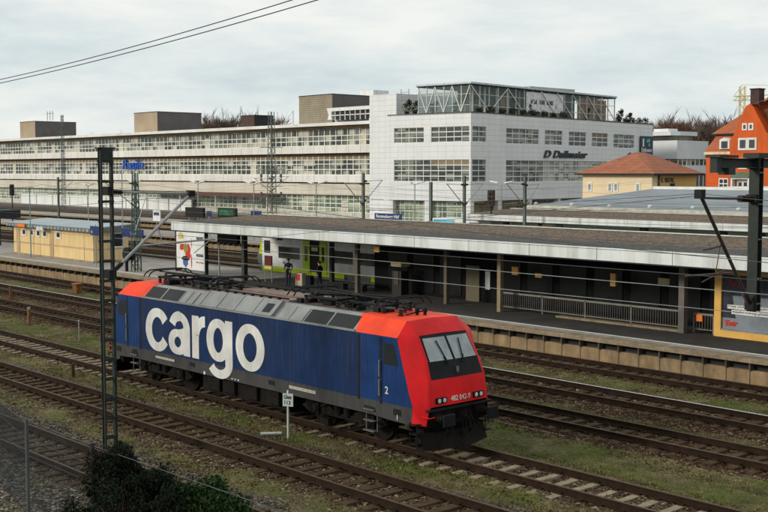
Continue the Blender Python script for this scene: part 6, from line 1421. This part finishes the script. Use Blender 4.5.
def islandmat(name, stops):
    m, t, b = newmat(name); g = nd(t, 'ShaderNodeNewGeometry'); c = ramp(t, g.outputs['Random Per Island'], stops)
    if name == 'loose_stone':
        P = g.outputs['Position']; s = nd(t, 'ShaderNodeSeparateXYZ'); t.links.new(P, s.inputs[0]); f = mth(t, 'LESS_THAN', mth(t, 'ABSOLUTE', mth(t, 'SUBTRACT', s.outputs[1], 7.5)), 4.5)
        c = mixc(t, mth(t, 'MULTIPLY', f, .75), c, (.06, .034, .024))
        pt = noise(t, P, .5, 4); c = mixc(t, mth(t, 'MULTIPLY', pt, .5), c, (.05, .04, .03))
    t.links.new(c, b.inputs['Base Color']); b.inputs['Roughness'].default_value = .9; b.inputs['Specular IOR Level'].default_value = .1; return m
stonem = islandmat('loose_stone', [(0, (.022, .014, .007)), (.45, (.07, .044, .022)), (.8, (.15, .1, .052)), (.95, (.25, .19, .12)), (1, (.45, .38, .28))])
grassm = islandmat('grass_blades', [(0, (.016, .024, .005)), (.3, (.05, .056, .012)), (.55, (.12, .1, .03)), (1, (.32, .24, .1))])
scatter()

# pieces of one mesh that stand apart become objects of their own
def split_pieces():
    skip = {'foliage', 'crown', 'trunk', 'stems', 'lettering', 'letters', 'sleeper', 'body', 'mesh_panel', 'poster_text', 'sign_text', 'number', 'marking', 'overhead_wire', 'feeder_cable', 'stay_wire', 'frame', 'fascia_joint', 'window', 'pane', 'hair', 'data_plate', 'crest'}
    for o in list(COL.objects):
        if o.type != 'MESH' or o.get('kind') or o.data.users > 1 or o.parent is None or o.name.split('.')[0] in skip or len(o.data.vertices) > 6000 or len(o.data.materials) > 1: continue
        me = o.data; n = len(me.vertices); par = list(range(n))
        def find(a):
            while par[a] != a: par[a] = par[par[a]]; a = par[a]
            return a
        for e_ in me.edges:
            a, b = find(e_.vertices[0]), find(e_.vertices[1])
            if a != b: par[a] = b
        root = [find(i) for i in range(n)]; ids = {r: k for k, r in enumerate(dict.fromkeys(root))}; isl = np.array([ids[r] for r in root]); K = len(ids)
        if K < 2 or K > 300: continue
        P = np.array([v.co for v in me.vertices]); lo = np.full((K, 3), 1e9); hi = -lo; np.minimum.at(lo, isl, P); np.maximum.at(hi, isl, P); size = (hi-lo).max(1)
        gap = np.maximum(0, np.maximum(lo[:, None]-hi[None], lo[None]-hi[:, None])); near = np.sqrt((gap**2).sum(2)) <= np.maximum(.02, .5*np.maximum(size[:, None], size[None])); lab = np.arange(K)
        while True:
            new = np.where(near, lab[None], K).min(1)
            if (new == lab).all(): break
            lab = new
        gs = np.unique(lab)
        if len(gs) < 2 or len(gs) > 60: continue
        polys = [(tuple(p.vertices), p.use_smooth) for p in me.polygons]; pl = np.array([lab[isl[p[0][0]]] for p in polys])
        for gi, g in enumerate(gs):
            fs = [polys[i] for i in np.nonzero(pl == g)[0]]; vi = sorted({v for f, _ in fs for v in f}); mp_ = {v: i for i, v in enumerate(vi)}
            m2 = bpy.data.meshes.new(me.name); m2.from_pydata([tuple(P[v]) for v in vi], [], [tuple(mp_[v] for v in f) for f, _ in fs]); m2.polygons.foreach_set('use_smooth', [q for _, q in fs])
            for mm in me.materials: m2.materials.append(mm)
            if gi == 0: o.data = m2; continue
            c = o.copy(); c.data = m2; COL.objects.link(c)
split_pieces()
